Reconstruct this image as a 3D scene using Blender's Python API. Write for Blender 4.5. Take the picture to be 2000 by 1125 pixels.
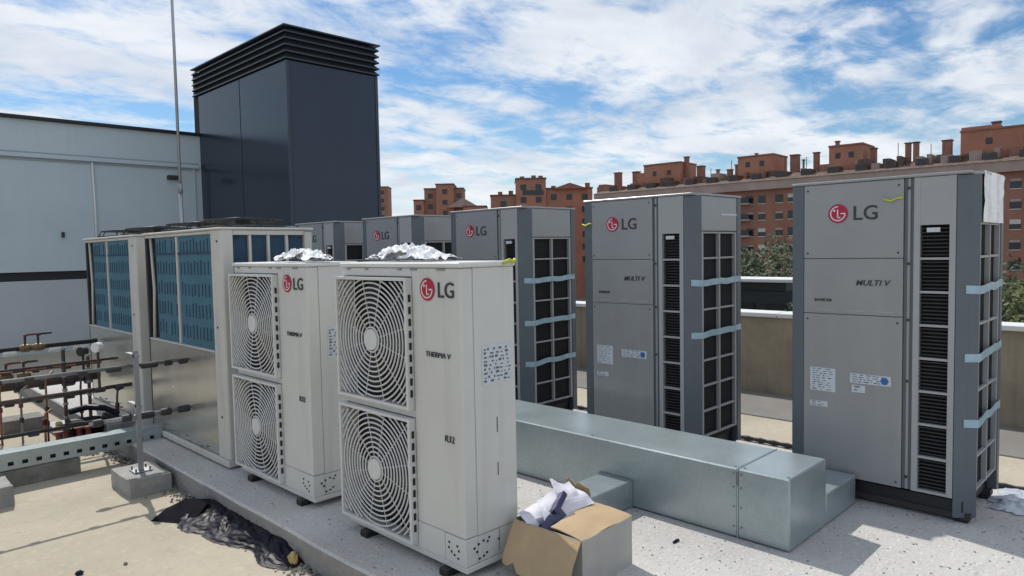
import bpy, bmesh, math, random
from math import sin, cos, pi, radians
from mathutils import Vector, Matrix, noise
random.seed(7)
for o in list(bpy.data.objects): bpy.data.objects.remove(o)
SC = bpy.context.scene
COL = SC.collection

# ------------------------------------------------------------------ camera
F, YAW, PITCH, ROLL, CZ = 1365.2, .7901, .0547, -.0191, 1.465
fwd = Vector((sin(YAW)*cos(PITCH), cos(YAW)*cos(PITCH), -sin(PITCH)))
rgt = Vector((cos(YAW), -sin(YAW), 0)); upv = rgt.cross(fwd)
r2 = cos(ROLL)*rgt + sin(ROLL)*upv; u2 = -sin(ROLL)*rgt + cos(ROLL)*upv
cd = bpy.data.cameras.new('camera'); cam = bpy.data.objects.new('camera', cd); COL.objects.link(cam)
cd.sensor_width = 36; cd.lens = 36*F/2000; cd.clip_end = 6000; cd.clip_start = .05
cam.matrix_world = Matrix(((r2.x, u2.x, -fwd.x, 0), (r2.y, u2.y, -fwd.y, 0), (r2.z, u2.z, -fwd.z, CZ), (0, 0, 0, 1)))
SC.camera = cam

# ------------------------------------------------------------------ world, sun, exposure
SUNV = Vector((.17, .82, 1)).normalized()
SUN_EL = math.asin(SUNV.z); SUN_AZ = math.atan2(SUNV.x, SUNV.y)
W = bpy.data.worlds.new('World'); SC.world = W; W.use_nodes = True
nt = W.node_tree; nt.nodes.clear()
def N(t, **k):
    n = nt.nodes.new(t)
    for a, b in k.items(): setattr(n, a, b)
    return n
def Lk(a, b): nt.links.new(a, b)
sky = N('ShaderNodeTexSky', sky_type='NISHITA', sun_disc=False, sun_elevation=SUN_EL, sun_rotation=SUN_AZ)
sky.air_density = 1.0; sky.dust_density = .2; sky.ozone_density = 2.5
bg1 = N('ShaderNodeBackground'); bg1.inputs[1].default_value = .10
bg2 = N('ShaderNodeBackground'); bg2.inputs[1].default_value = .92
hue = N('ShaderNodeHueSaturation'); hue.inputs['Saturation'].default_value = 1.26
Lk(sky.outputs[0], hue.inputs['Color']); Lk(hue.outputs[0], bg1.inputs[0])
tc = N('ShaderNodeTexCoord'); sep = N('ShaderNodeSeparateXYZ'); Lk(tc.outputs['Generated'], sep.inputs[0])
def mth(op, a, b=None, clamp=False):
    n = N('ShaderNodeMath', operation=op, use_clamp=clamp)
    for i, v in enumerate((a, b)):
        if v is None: continue
        if isinstance(v, (int, float)): n.inputs[i].default_value = v
        else: Lk(v, n.inputs[i])
    return n.outputs[0]
zz = mth('ADD', mth('MAXIMUM', sep.outputs[2], 0.0), .13)
cx = mth('DIVIDE', sep.outputs[0], zz); cyy = mth('DIVIDE', sep.outputs[1], zz)
cmb = N('ShaderNodeCombineXYZ'); Lk(cx, cmb.inputs[0]); Lk(cyy, cmb.inputs[1]); cmb.inputs[2].default_value = 3.3
def wnoise(scale, det, rough, dist=0.0, off=(0, 0, 0), st=(1, 1, 1), rot=0):
    mp = N('ShaderNodeMapping'); mp.inputs['Location'].default_value = off; mp.inputs['Scale'].default_value = st
    mp.inputs['Rotation'].default_value = (0, 0, rot)
    Lk(cmb.outputs[0], mp.inputs[0])
    n = N('ShaderNodeTexNoise'); n.inputs['Scale'].default_value = scale; n.inputs['Detail'].default_value = det
    n.inputs['Roughness'].default_value = rough; n.inputs['Distortion'].default_value = dist
    Lk(mp.outputs[0], n.inputs['Vector']); return n.outputs[0]
nA = wnoise(1.15, 9, .58, .3, (1.7, .4, 0), (1, 1.5, 1), .5)
nB = wnoise(3.6, 8, .62, .4, (4, 2, 0), (1, 1.25, 1), .5)
cov = mth('ADD', mth('MULTIPLY', nA, .60), mth('MULTIPLY', nB, .40))
ramp = N('ShaderNodeValToRGB'); ramp.color_ramp.interpolation = 'EASE'
ramp.color_ramp.elements[0].position = .385; ramp.color_ramp.elements[0].color = (0, 0, 0, 1)
ramp.color_ramp.elements[1].position = .548; ramp.color_ramp.elements[1].color = (.96, .96, .96, 1)
Lk(cov, ramp.inputs[0])
# brightness inside the clouds: thicker bits are greyer
nC = wnoise(1.5, 7, .6, .3, (9, 3, 0), (1, 1.3, 1), .5)
cr = N('ShaderNodeValToRGB'); cr.color_ramp.elements[0].position = .36; cr.color_ramp.elements[0].color = (.95, .985, 1.03, 1)
cr.color_ramp.elements[1].position = .66; cr.color_ramp.elements[1].color = (.69, .76, .86, 1)
Lk(nC, cr.inputs[0]); Lk(cr.outputs[0], bg2.inputs[0])
mx = N('ShaderNodeMixShader'); Lk(ramp.outputs[0], mx.inputs[0]); Lk(bg1.outputs[0], mx.inputs[1]); Lk(bg2.outputs[0], mx.inputs[2])
wo = N('ShaderNodeOutputWorld'); Lk(mx.outputs[0], wo.inputs[0])
sl = bpy.data.lights.new('sun', 'SUN'); sl.energy = 3.45; sl.angle = radians(.6); sl.color = (1, .955, .88)
so = bpy.data.objects.new('sun', sl); COL.objects.link(so); so.rotation_euler = (-SUNV).to_track_quat('-Z', 'Y').to_euler(); so.location = (0, 0, 30)
SC.view_settings.view_transform = 'Standard'; SC.view_settings.look = 'None'; SC.view_settings.exposure = .05; SC.view_settings.gamma = 1

# ------------------------------------------------------------------ materials
MATS = {}
def M(name, col, rough=.6, metal=0.0, var=.06, vs=3.0, bump=0.0, bs=80, spec=.5, rvar=.0, stretch=None, streak=0.0, streak_col=(.2, .17, .13)):
    m = bpy.data.materials.new(name); m.use_nodes = True; t = m.node_tree; b = t.nodes['Principled BSDF']
    b.inputs['Roughness'].default_value = rough; b.inputs['Metallic'].default_value = metal
    b.inputs['Specular IOR Level'].default_value = spec
    tcn = t.nodes.new('ShaderNodeTexCoord'); src = tcn.outputs['Object']
    mp = t.nodes.new('ShaderNodeMapping'); t.links.new(src, mp.inputs[0])
    if stretch: mp.inputs['Scale'].default_value = stretch
    n = t.nodes.new('ShaderNodeTexNoise'); n.inputs['Scale'].default_value = vs; n.inputs['Detail'].default_value = 7; n.inputs['Roughness'].default_value = .62
    t.links.new(mp.outputs[0], n.inputs['Vector'])
    r = t.nodes.new('ShaderNodeValToRGB'); r.color_ramp.elements[0].position = .3; r.color_ramp.elements[1].position = .7
    r.color_ramp.elements[0].color = tuple(max(0, c*(1-var)) for c in col)+(1,)
    r.color_ramp.elements[1].color = tuple(min(1, c*(1+var)) for c in col)+(1,)
    t.links.new(n.outputs[0], r.inputs[0]); out = r.outputs[0]
    if streak:
        m2 = t.nodes.new('ShaderNodeMapping'); m2.inputs['Scale'].default_value = (14, 14, .9); t.links.new(src, m2.inputs[0])
        n2 = t.nodes.new('ShaderNodeTexNoise'); n2.inputs['Scale'].default_value = 1.0; n2.inputs['Detail'].default_value = 5; t.links.new(m2.outputs[0], n2.inputs['Vector'])
        r2_ = t.nodes.new('ShaderNodeValToRGB'); r2_.color_ramp.elements[0].position = .52; r2_.color_ramp.elements[1].position = .78
        r2_.color_ramp.elements[0].color = (0, 0, 0, 1); r2_.color_ramp.elements[1].color = (streak, streak, streak, 1)
        t.links.new(n2.outputs[0], r2_.inputs[0])
        mxn = t.nodes.new('ShaderNodeMix'); mxn.data_type = 'RGBA'; mxn.inputs['B'].default_value = streak_col+(1,)
        t.links.new(r2_.outputs[0], mxn.inputs['Factor']); t.links.new(out, mxn.inputs['A']); out = mxn.outputs['Result']
    t.links.new(out, b.inputs['Base Color'])
    if rvar:
        mr = t.nodes.new('ShaderNodeMapRange'); mr.inputs['To Min'].default_value = max(.03, rough-rvar); mr.inputs['To Max'].default_value = min(1, rough+rvar)
        t.links.new(n.outputs[0], mr.inputs[0]); t.links.new(mr.outputs[0], b.inputs['Roughness'])
    if bump:
        n3 = t.nodes.new('ShaderNodeTexNoise'); n3.inputs['Scale'].default_value = bs; n3.inputs['Detail'].default_value = 5; t.links.new(src, n3.inputs['Vector'])
        bp = t.nodes.new('ShaderNodeBump'); bp.inputs['Strength'].default_value = bump; bp.inputs['Distance'].default_value = .02
        t.links.new(n3.outputs[0], bp.inputs['Height']); t.links.new(bp.outputs[0], b.inputs['Normal'])
    MATS[name] = m; return m
M('grey_paint', (.305, .312, .32), .32, .25, .08, 1.7, streak=.30, streak_col=(.37, .37, .36), rvar=.10, bump=.12, bs=2.2)
M('grey_paint_dark', (.115, .135, .155), .4, .2, .06, 2.5, rvar=.06)
M('grille_grey', (.36, .365, .37), .5, 0, .04)
M('seam', (.16, .16, .155), .7, 0, .2)
M('black_plastic', (.012, .013, .015), .5, 0, .2)
M('dark_void', (.010, .011, .014), .8, 0, .2)
M('dark_fin', (.035, .037, .042), .6, .2, .15, 20)
M('white_paint', (.60, .60, .575), .40, 0, .05, 2.0, streak=.13, rvar=.08, bump=.04, bs=3)
M('white_trim', (.66, .66, .64), .5, 0, .04)
M('guard_white', (.62, .62, .61), .5, 0, .06)
M('cream_paint', (.56, .55, .51), .5, 0, .07, 2.5, streak=.22, rvar=.07)
M('cream_panel', (.56, .56, .52), .24, .7, .10, 1.6, bump=.22, bs=2.2, streak=.15, rvar=.08)
M('coil_blue', (.055, .165, .235), .45, .3, .12, 9)
M('coil_slot', (.016, .055, .10), .6, .1, .2, 20)
M('logo_red', (.42, .008, .05), .4, 0, .05)
M('logo_white', (.7, .68, .68), .45, 0, .02)
M('ink', (.03, .032, .036), .5, 0, .1)
M('sticker', (.56, .60, .64), .45, 0, .10, 30)
M('sticker_print', (.10, .12, .15), .5, 0, .3, 60)
M('sticker_blue', (.03, .13, .38), .45, 0, .1)
M('tape', (.33, .47, .55), .35, 0, .18, 14, rvar=.1)
M('tie_yellow', (.52, .55, .06), .45, 0, .1)
M('concrete', (.30, .295, .28), .9, 0, .22, 6, bump=.35, bs=60)
M('concrete_dark', (.20, .19, .175), .92, 0, .3, 7, bump=.4, bs=50)
M('tower_metal', (.028, .042, .064), .2, .35, .10, .9, rvar=.04)
M('tower_metal_slat', (.048, .060, .080), .36, .35, .12, 2)
M('wall_grey', (.50, .58, .63), .8, 0, .06, .7, bump=.06, bs=40, streak=.06, streak_col=(.16, .18, .2))
M('wall_low', (.46, .50, .53), .85, 0, .07, .9, bump=.06, bs=40)
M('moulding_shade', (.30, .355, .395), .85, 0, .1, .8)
M('dark_band', (.012, .014, .02), .6, 0, .2)
M('coping_metal', (.02, .022, .028), .5, .2, .1)
M('parapet', (.30, .255, .185), .92, 0, .22, 2.5, bump=.2, bs=30, streak=.35, streak_col=(.12, .105, .07))
M('coping_white', (.66, .67, .67), .6, 0, .06)
M('floor_strip_grey', (.20, .19, .175), .9, 0, .12, 3)
M('cardboard', (.44, .32, .19), .85, 0, .10, 6, bump=.1, bs=90)
M('cardboard_white', (.40, .385, .36), .8, 0, .10, 5, streak=.1)
M('paper', (.68, .67, .74), .7, 0, .06, 10)
M('paper_blue', (.05, .055, .12), .6, 0, .5, 30)
M('film_black', (.009, .0085, .017), .45, 0, .7, 9, rvar=.12, spec=.16)
M('film_matt', (.010, .009, .014), .9, 0, .5, 12, spec=.05)
M('rust_pipe', (.075, .05, .046), .7, .2, .35, 12)
M('pipe_dark', (.035, .032, .034), .6, 0, .35, 12)
M('pipe_grey', (.26, .27, .275), .45, .5, .2, 10)
M('valve_red', (.17, .03, .035), .5, 0, .2, 12)
M('copper', (.27, .13, .085), .5, .5, .35, 14)
M('brass', (.16, .115, .06), .5, .5, .3)
M('gauge_white', (.7, .7, .68), .4, 0, .05)
M('yellowish', (.48, .36, .14), .7, 0, .25, 12)
M('roof_tile', (.125, .085, .07), .9, 0, .6, 1.6)
M('eave', (.36, .28, .25), .9, 0, .15, .4)
M('chimney', (.27, .13, .095), .9, 0, .25, 1.0)
M('dark_glass', (.022, .026, .032), .18, 0, .3, .3)
M('window_frame', (.5, .5, .5), .6, 0, .1)
M('blind', (.52, .50, .47), .8, 0, .1)
M('bark', (.06, .045, .03), .95, 0, .3, 6)
M('far_ground', (.17, .155, .125), .95, 0, .3, .05)
M('annex_dark', (.025, .03, .034), .35, 0, .3, 1)
M('rod_metal', (.40, .42, .44), .38, .85, .08)

def crumple(name, col, trans):
    m = M(name, col, .26, 0, .05, 14, rvar=.1); b = m.node_tree.nodes['Principled BSDF']
    b.inputs['Subsurface Weight'].default_value = trans; b.inputs['Subsurface Radius'].default_value = (.03, .03, .03); return m
crumple('film_white', (.86, .865, .88), .5)
crumple('film_pale', (.46, .50, .56), .1)

def foliage(name, c1, c2):
    m = bpy.data.materials.new(name); m.use_nodes = True; t = m.node_tree; b = t.nodes['Principled BSDF']
    g = t.nodes.new('ShaderNodeTexCoord'); n = t.nodes.new('ShaderNodeTexNoise'); n.inputs['Scale'].default_value = 1.2; n.inputs['Detail'].default_value = 5
    t.links.new(g.outputs['Object'], n.inputs['Vector'])
    r = t.nodes.new('ShaderNodeValToRGB'); r.color_ramp.elements[0].position = .35; r.color_ramp.elements[1].position = .66
    r.color_ramp.elements[0].color = c1+(1,); r.color_ramp.elements[1].color = c2+(1,); t.links.new(n.outputs[0], r.inputs[0]); t.links.new(r.outputs[0], b.inputs['Base Color'])
    b.inputs['Roughness'].default_value = .7; MATS[name] = m
foliage('leaf_dark', (.025, .045, .018), (.07, .10, .035))
foliage('leaf_light', (.06, .085, .025), (.13, .15, .045))

def galvanised():
    m = bpy.data.materials.new('galvanised'); m.use_nodes = True; t = m.node_tree; b = t.nodes['Principled BSDF']
    g = t.nodes.new('ShaderNodeTexCoord'); v = t.nodes.new('ShaderNodeTexVoronoi'); v.inputs['Scale'].default_value = 60; t.links.new(g.outputs['Object'], v.inputs['Vector'])
    n = t.nodes.new('ShaderNodeTexNoise'); n.inputs['Scale'].default_value = 2.2; n.inputs['Detail'].default_value = 8; t.links.new(g.outputs['Object'], n.inputs['Vector'])
    s = t.nodes.new('ShaderNodeSeparateColor'); t.links.new(v.outputs['Color'], s.inputs[0])
    a = t.nodes.new('ShaderNodeMath'); a.operation = 'MULTIPLY_ADD'; a.inputs[1].default_value = .11; t.links.new(s.outputs[0], a.inputs[0])
    mm = t.nodes.new('ShaderNodeMath'); mm.operation = 'MULTIPLY'; mm.inputs[1].default_value = .89; t.links.new(n.outputs[0], mm.inputs[0]); t.links.new(mm.outputs[0], a.inputs[2])
    r = t.nodes.new('ShaderNodeValToRGB'); r.color_ramp.elements[0].position = .2; r.color_ramp.elements[1].position = .75
    r.color_ramp.elements[0].color = (.27, .32, .335, 1); r.color_ramp.elements[1].color = (.43, .50, .52, 1)
    t.links.new(a.outputs[0], r.inputs[0]); t.links.new(r.outputs[0], b.inputs['Base Color'])
    mr = t.nodes.new('ShaderNodeMapRange'); mr.inputs['To Min'].default_value = .24; mr.inputs['To Max'].default_value = .40; t.links.new(a.outputs[0], mr.inputs[0]); t.links.new(mr.outputs[0], b.inputs['Roughness'])
    b.inputs['Metallic'].default_value = .5; MATS['galvanised'] = m
galvanised()

def ground_mat(name, base, dark, light, speck, speck_scale, speck_amt, bump):
    m = bpy.data.materials.new(name); m.use_nodes = True; t = m.node_tree; b = t.nodes['Principled BSDF']; b.inputs['Roughness'].default_value = .92
    b.inputs['Specular IOR Level'].default_value = .25
    g = t.nodes.new('ShaderNodeTexCoord').outputs['Object']
    def nz(sc, d, ro=.6, st=None):
        n = t.nodes.new('ShaderNodeTexNoise'); n.inputs['Scale'].default_value = sc; n.inputs['Detail'].default_value = d; n.inputs['Roughness'].default_value = ro
        if st:
            mp = t.nodes.new('ShaderNodeMapping'); mp.inputs['Scale'].default_value = st; mp.inputs['Rotation'].default_value = (0, 0, .3); t.links.new(g, mp.inputs[0]); t.links.new(mp.outputs[0], n.inputs['Vector'])
        else: t.links.new(g, n.inputs['Vector'])
        return n.outputs[0]
    def rp(src, p0, p1, c0, c1):
        r = t.nodes.new('ShaderNodeValToRGB'); r.color_ramp.elements[0].position = p0; r.color_ramp.elements[1].position = p1
        r.color_ramp.elements[0].color = tuple(c0)+(1,); r.color_ramp.elements[1].color = tuple(c1)+(1,); t.links.new(src, r.inputs[0]); return r.outputs[0]
    def mix(f, a, bb):
        x = t.nodes.new('ShaderNodeMix'); x.data_type = 'RGBA'
        t.links.new(f, x.inputs['Factor'])
        for k, v in (('A', a), ('B', bb)):
            if isinstance(v, tuple): x.inputs[k].default_value = v+(1,)
            else: t.links.new(v, x.inputs[k])
        return x.outputs['Result']
    c = rp(nz(.9, 8), .32, .7, dark, light)
    c = mix(rp(nz(1.0, 6, .65, (.5, 2.6, 1)), .55, .75, (0, 0, 0), (.35, .35, .35)), c, dark)
    fine = nz(speck_scale, 3, .7)
    ml = t.nodes.new('ShaderNodeMix'); ml.data_type = 'RGBA'; ml.blend_type = 'MULTIPLY'; ml.inputs['Factor'].default_value = 1
    t.links.new(rp(fine, .585, .67, (0, 0, 0), (speck_amt,)*3), ml.inputs['A']); t.links.new(rp(nz(3.2, 6, .7), .38, .62, (.12, .12, .12), (1, 1, 1)), ml.inputs['B'])
    c = mix(ml.outputs['Result'], c, speck)
    c = mix(rp(nz(14, 6, .7), .52, .72, (0, 0, 0), (.30, .30, .30)), c, tuple(x*.62 for x in base))
    c = mix(rp(nz(speck_scale*.8, 2, .5), .30, .40, (speck_amt*.8,)*3, (0, 0, 0)), c, tuple(min(1, x*1.25) for x in light))
    c = mix(rp(nz(5, 9, .75), .60, .72, (0, 0, 0), (.4, .4, .4)), c, tuple(x*.72 for x in base))
    t.links.new(c, b.inputs['Base Color'])
    bp = t.nodes.new('ShaderNodeBump'); bp.inputs['Strength'].default_value = bump; bp.inputs['Distance'].default_value = .01; t.links.new(fine, bp.inputs['Height']); t.links.new(bp.outputs[0], b.inputs['Normal'])
    MATS[name] = m
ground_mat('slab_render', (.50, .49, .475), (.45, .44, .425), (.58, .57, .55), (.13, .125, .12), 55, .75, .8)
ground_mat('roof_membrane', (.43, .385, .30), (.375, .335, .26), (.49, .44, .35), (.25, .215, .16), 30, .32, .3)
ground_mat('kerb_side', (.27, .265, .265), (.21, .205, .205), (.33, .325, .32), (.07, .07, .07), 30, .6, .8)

def brick(name, c1, c2, mort):
    m = bpy.data.materials.new(name); m.use_nodes = True; t = m.node_tree; b = t.nodes['Principled BSDF']; b.inputs['Roughness'].default_value = .92
    g = t.nodes.new('ShaderNodeTexCoord'); n = t.nodes.new('ShaderNodeTexNoise'); n.inputs['Scale'].default_value = .35; n.inputs['Detail'].default_value = 8; t.links.new(g.outputs['Object'], n.inputs['Vector'])
    n2 = t.nodes.new('ShaderNodeTexNoise'); n2.inputs['Scale'].default_value = 5; n2.inputs['Detail'].default_value = 3; t.links.new(g.outputs['Object'], n2.inputs['Vector'])
    r = t.nodes.new('ShaderNodeValToRGB'); r.color_ramp.elements[0].position = .3; r.color_ramp.elements[1].position = .7; r.color_ramp.elements[0].color = c1+(1,); r.color_ramp.elements[1].color = c2+(1,)
    t.links.new(n.outputs[0], r.inputs[0])
    r3 = t.nodes.new('ShaderNodeValToRGB'); r3.color_ramp.elements[0].position = .5; r3.color_ramp.elements[1].position = .75; r3.color_ramp.elements[0].color = (0, 0, 0, 1); r3.color_ramp.elements[1].color = (.4, .4, .4, 1); t.links.new(n2.outputs[0], r3.inputs[0])
    x = t.nodes.new('ShaderNodeMix'); x.data_type = 'RGBA'; t.links.new(r3.outputs[0], x.inputs['Factor']); t.links.new(r.outputs[0], x.inputs['A']); x.inputs['B'].default_value = mort+(1,)
    t.links.new(x.outputs['Result'], b.inputs['Base Color']); MATS[name] = m
brick('brick', (.33, .145, .095), (.42, .195, .13), (.40, .25, .19))
brick('brick_facade', (.25, .115, .082), (.315, .15, .108), (.30, .20, .155))
brick('brick_dark', (.26, .13, .095), (.35, .175, .13), (.33, .22, .17))

# ------------------------------------------------------------------ mesh helpers
class MB:
    def __init__(s): s.v = []; s.f = []; s.mi = []
    def add(s, vs, fs, mi=0):
        o = len(s.v); s.v += [tuple(p) for p in vs]; s.f += [tuple(o+i for i in f) for f in fs]; s.mi += [mi]*len(fs); return s
    def box(s, x0, x1, y0, y1, z0, z1, mi=0):
        return s.add([(x0, y0, z0), (x1, y0, z0), (x1, y1, z0), (x0, y1, z0), (x0, y0, z1), (x1, y0, z1), (x1, y1, z1), (x0, y1, z1)],
                     [(3, 2, 1, 0), (4, 5, 6, 7), (0, 1, 5, 4), (1, 2, 6, 5), (2, 3, 7, 6), (3, 0, 4, 7)], mi)
    def prism(s, pts, z0, z1, mi=0):
        n = len(pts); vs = [(x, y, z0) for x, y in pts]+[(x, y, z1) for x, y in pts]
        return s.add(vs, [tuple(range(n-1, -1, -1)), tuple(range(n, 2*n))]+[(i, (i+1) % n, (i+1) % n+n, i+n) for i in range(n)], mi)
    def tube(s, pts, r, n=10, mi=0, closed=False):
        pts = [Vector(p) for p in pts]; rs = r if isinstance(r, (list, tuple)) else [r]*len(pts)
        rings = []; prev = None; K = len(pts)
        for i, p in enumerate(pts):
            a = pts[i-1] if (i > 0 or closed) else p; b = pts[(i+1) % K] if (i < K-1 or closed) else p
            d = (b-a).normalized()
            if prev is None:
                q = Vector((0, 0, 1)) if abs(d.z) < .9 else Vector((1, 0, 0)); e = d.cross(q).normalized()
            else: e = (prev-d*prev.dot(d)).normalized()
            prev = e; g = d.cross(e)
            rings.append([p+(e*cos(2*pi*k/n)+g*sin(2*pi*k/n))*rs[i] for k in range(n)])
        vs = [q for R_ in rings for q in R_]; fs = []
        for i in range(K if closed else K-1):
            j = (i+1) % K
            for k in range(n): fs.append((i*n+k, i*n+(k+1) % n, j*n+(k+1) % n, j*n+k))
        if not closed: fs += [tuple(range(n-1, -1, -1)), tuple((K-1)*n+k for k in range(n))]
        return s.add(vs, fs, mi)
    def build(s, name, mats, parent=None, bevel=0.0, smooth=False, seg=1):
        me = mesh_from(name, s.v, s.f, s.mi, mats, bevel, smooth, seg)
        return link(name, me, parent)
def mesh_from(name, v, f, mi, mats, bevel=0.0, smooth=False, seg=1):
    me = bpy.data.meshes.new(name); me.from_pydata(v, [], f)
    ml = mats if isinstance(mats, (list, tuple)) else [mats]
    for m in ml: me.materials.append(MATS[m])
    if mi and len(ml) > 1: me.polygons.foreach_set('material_index', mi)
    bm = bmesh.new(); bm.from_mesh(me)
    bmesh.ops.recalc_face_normals(bm, faces=bm.faces)
    if bevel:
        es = [e for e in bm.edges if len(e.link_faces) == 2 and e.calc_face_angle(0) > .4]
        bmesh.ops.bevel(bm, geom=es, offset=bevel, segments=seg, profile=.6, affect='EDGES', clamp_overlap=True)
    bm.to_mesh(me); bm.free()
    if smooth: me.polygons.foreach_set('use_smooth', [True]*len(me.polygons))
    me.update(); return me
def link(name, me, parent=None, loc=None):
    o = bpy.data.objects.new(name, me); COL.objects.link(o)
    if parent: o.parent = parent
    if loc: o.location = loc
    return o
def tag(o, label=None, cat=None, group=None, kind=None):
    if label: o['label'] = label
    if cat: o['category'] = cat
    if group: o['group'] = group
    if kind: o['kind'] = kind
    return o
def empty(name, loc, label, cat, group=None, rz=0):
    o = bpy.data.objects.new(name, None); COL.objects.link(o); o.location = loc; o.rotation_euler = (0, 0, rz); o.empty_display_size = .2
    return tag(o, label, cat, group)
def copy_tree(o, parent=None):
    c = o.copy(); COL.objects.link(c); c.parent = parent
    for ch in list(o.children): copy_tree(ch, c)
    return c
def bx(name, mat, parent, x0, x1, y0, y1, z0, z1, bevel=0.0):
    return MB().box(x0, x1, y0, y1, z0, z1).build(name, mat, parent, bevel)

def text_mesh(name, txt, mat, size, place, parent, depth=.0015, shear=0.0, wid=1.0, bold=0.0):
    cu = bpy.data.curves.new(name, 'FONT'); cu.body = txt; cu.size = size; cu.extrude = depth; cu.shear = shear; cu.offset = bold; cu.resolution_u = 3
    to = bpy.data.objects.new('tmp', cu); COL.objects.link(to)
    me = bpy.data.meshes.new_from_object(to); bpy.data.objects.remove(to)
    for v in me.vertices: v.co = place(v.co.x*wid, v.co.y, v.co.z)
    me.materials.clear(); me.materials.append(MATS[mat]); me.name = name; me.update()
    return link(name, me, parent)
def on_front(y, z, eps=.003):      # a face looking towards -X: text runs towards -Y
    return lambda u, v, w: Vector((-eps-w, y-u, z+v))
def on_side(x, z, y0=0.0, eps=.003):        # a face looking towards -Y: text runs towards +X
    return lambda u, v, w: Vector((x+u, y0-eps-w, z+v))
def emblem(parent, y, z, R, eps=.002):
    P = lambda u, v, w=0: (-eps-w, y-u, z+v)
    n = 36; mb = MB()
    fr = [P(R*cos(2*pi*i/n), R*sin(2*pi*i/n), .002) for i in range(n)]; bk = [P(R*cos(2*pi*i/n), R*sin(2*pi*i/n), 0) for i in range(n)]
    mb.add(fr+bk, [tuple(range(n)), tuple(range(2*n-1, n-1, -1))]+[(i, (i+1) % n, (i+1) % n+n, i+n) for i in range(n)])
    d = mb.build('emblem_disc', 'logo_red', parent)
    m2 = MB(); w1, w2 = .0025, .0034
    def strip(pts, hw):
        for (a, b) in zip(pts[:-1], pts[1:]):
            dx, dy = b[0]-a[0], b[1]-a[1]; l = math.hypot(dx, dy); nx, ny = -dy/l*hw, dx/l*hw
            q = [(a[0]+nx, a[1]+ny), (a[0]-nx, a[1]-ny), (b[0]-nx, b[1]-ny), (b[0]+nx, b[1]+ny)]
            m2.add([P(u, v, w1) for u, v in q]+[P(u, v, w2) for u, v in q], [(3, 2, 1, 0), (4, 5, 6, 7), (0, 1, 5, 4), (1, 2, 6, 5), (2, 3, 7, 6), (3, 0, 4, 7)])
    hw = R*.062
    strip([(R*.74*cos(a), R*.74*sin(a)) for a in [pi/2+i*1.5*pi/22 for i in range(23)]]+[(R*.28, 0)], hw)
    strip([(-.02*R, .42*R), (-.02*R, -.42*R), (.26*R, -.42*R)], hw)
    c = [(-.36*R+.12*R*cos(2*pi*i/10), .32*R+.12*R*sin(2*pi*i/10)) for i in range(10)]
    m2.add([P(u, v, w2) for u, v in c], [tuple(range(10))])
    m2.build('emblem_lines', 'logo_white', d)
    return d

# ================================================================== SETTING
FZ = -.145
tag(MB().add([(-3000, -3000, -10.5), (3000, -3000, -10.5), (3000, 3000, -10.5), (-3000, 3000, -10.5)], [(0, 1, 2, 3)]).build('ground', 'far_ground'), kind='structure')
tag(MB().box(-14, 7.5, -10, 14.2, -10.4, FZ).build('roof_floor', 'roof_membrane'), kind='structure')
tag(MB().box(6.22, 7.226, -10, 14, FZ-.01, FZ+.012).build('grey_floor_strip', 'floor_strip_grey', None, .004), kind='structure')  # darker grey strip of floor along the parapet foot
# raised slab: two materials would be one sheet; top and cut edge are separate pieces of the setting
sb = MB()
ny_ = 90; xe = []
for i in range(ny_+1):
    y = -3+13.2*i/ny_; xe.append((1.735+.010*noise.noise((0, y*2.1, 0))+.005*noise.noise((3, y*9, 0)), y))
top = [(x, y) for x, y in xe]
vs = []; fs = []
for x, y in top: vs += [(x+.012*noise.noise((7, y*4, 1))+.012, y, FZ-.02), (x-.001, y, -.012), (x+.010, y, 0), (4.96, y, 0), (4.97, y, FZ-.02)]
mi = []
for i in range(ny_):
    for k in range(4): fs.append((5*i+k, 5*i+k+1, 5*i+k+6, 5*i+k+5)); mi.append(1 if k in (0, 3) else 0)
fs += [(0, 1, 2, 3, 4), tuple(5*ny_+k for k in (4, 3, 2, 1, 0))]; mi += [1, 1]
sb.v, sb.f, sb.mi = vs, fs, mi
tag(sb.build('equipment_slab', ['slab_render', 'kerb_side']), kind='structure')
# loose grit on slab and at its foot
gb = MB()
def pebble(x, y, z, r):
    a = random.random()*6.28; q = [(x+r*cos(a+k*pi/2)*random.uniform(.7, 1.2), y+r*sin(a+k*pi/2)*random.uniform(.7, 1.2), z+r*.3) for k in range(4)]
    gb.add(q+[(x, y, z+r*random.uniform(.7, 1)), (x, y, z-r*.4)], [(0, 1, 4), (1, 2, 4), (2, 3, 4), (3, 0, 4), (1, 0, 5), (2, 1, 5), (3, 2, 5), (0, 3, 5)], random.choice((0, 0, 1)))
for i in range(2600): pebble(random.uniform(1.78, 4.9), random.uniform(.2, 5.5)**1.0, 0, random.choice((.003, .004, .005, .007)))
tag(gb.build('slab_grit', ['concrete', 'concrete_dark']), 'loose grey grit scattered over the raised slab', 'grit', kind='stuff')
gb = MB()
for i in range(1900):
    y = random.uniform(2.4, 7.5); pebble(1.735-abs(random.gauss(0, .06)), y, FZ, random.choice((.004, .006, .009, .013)))
tag(gb.build('floor_grit', ['concrete_dark', 'pipe_dark']), 'crumbled grit lying along the foot of the slab edge', 'grit', kind='stuff')

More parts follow.
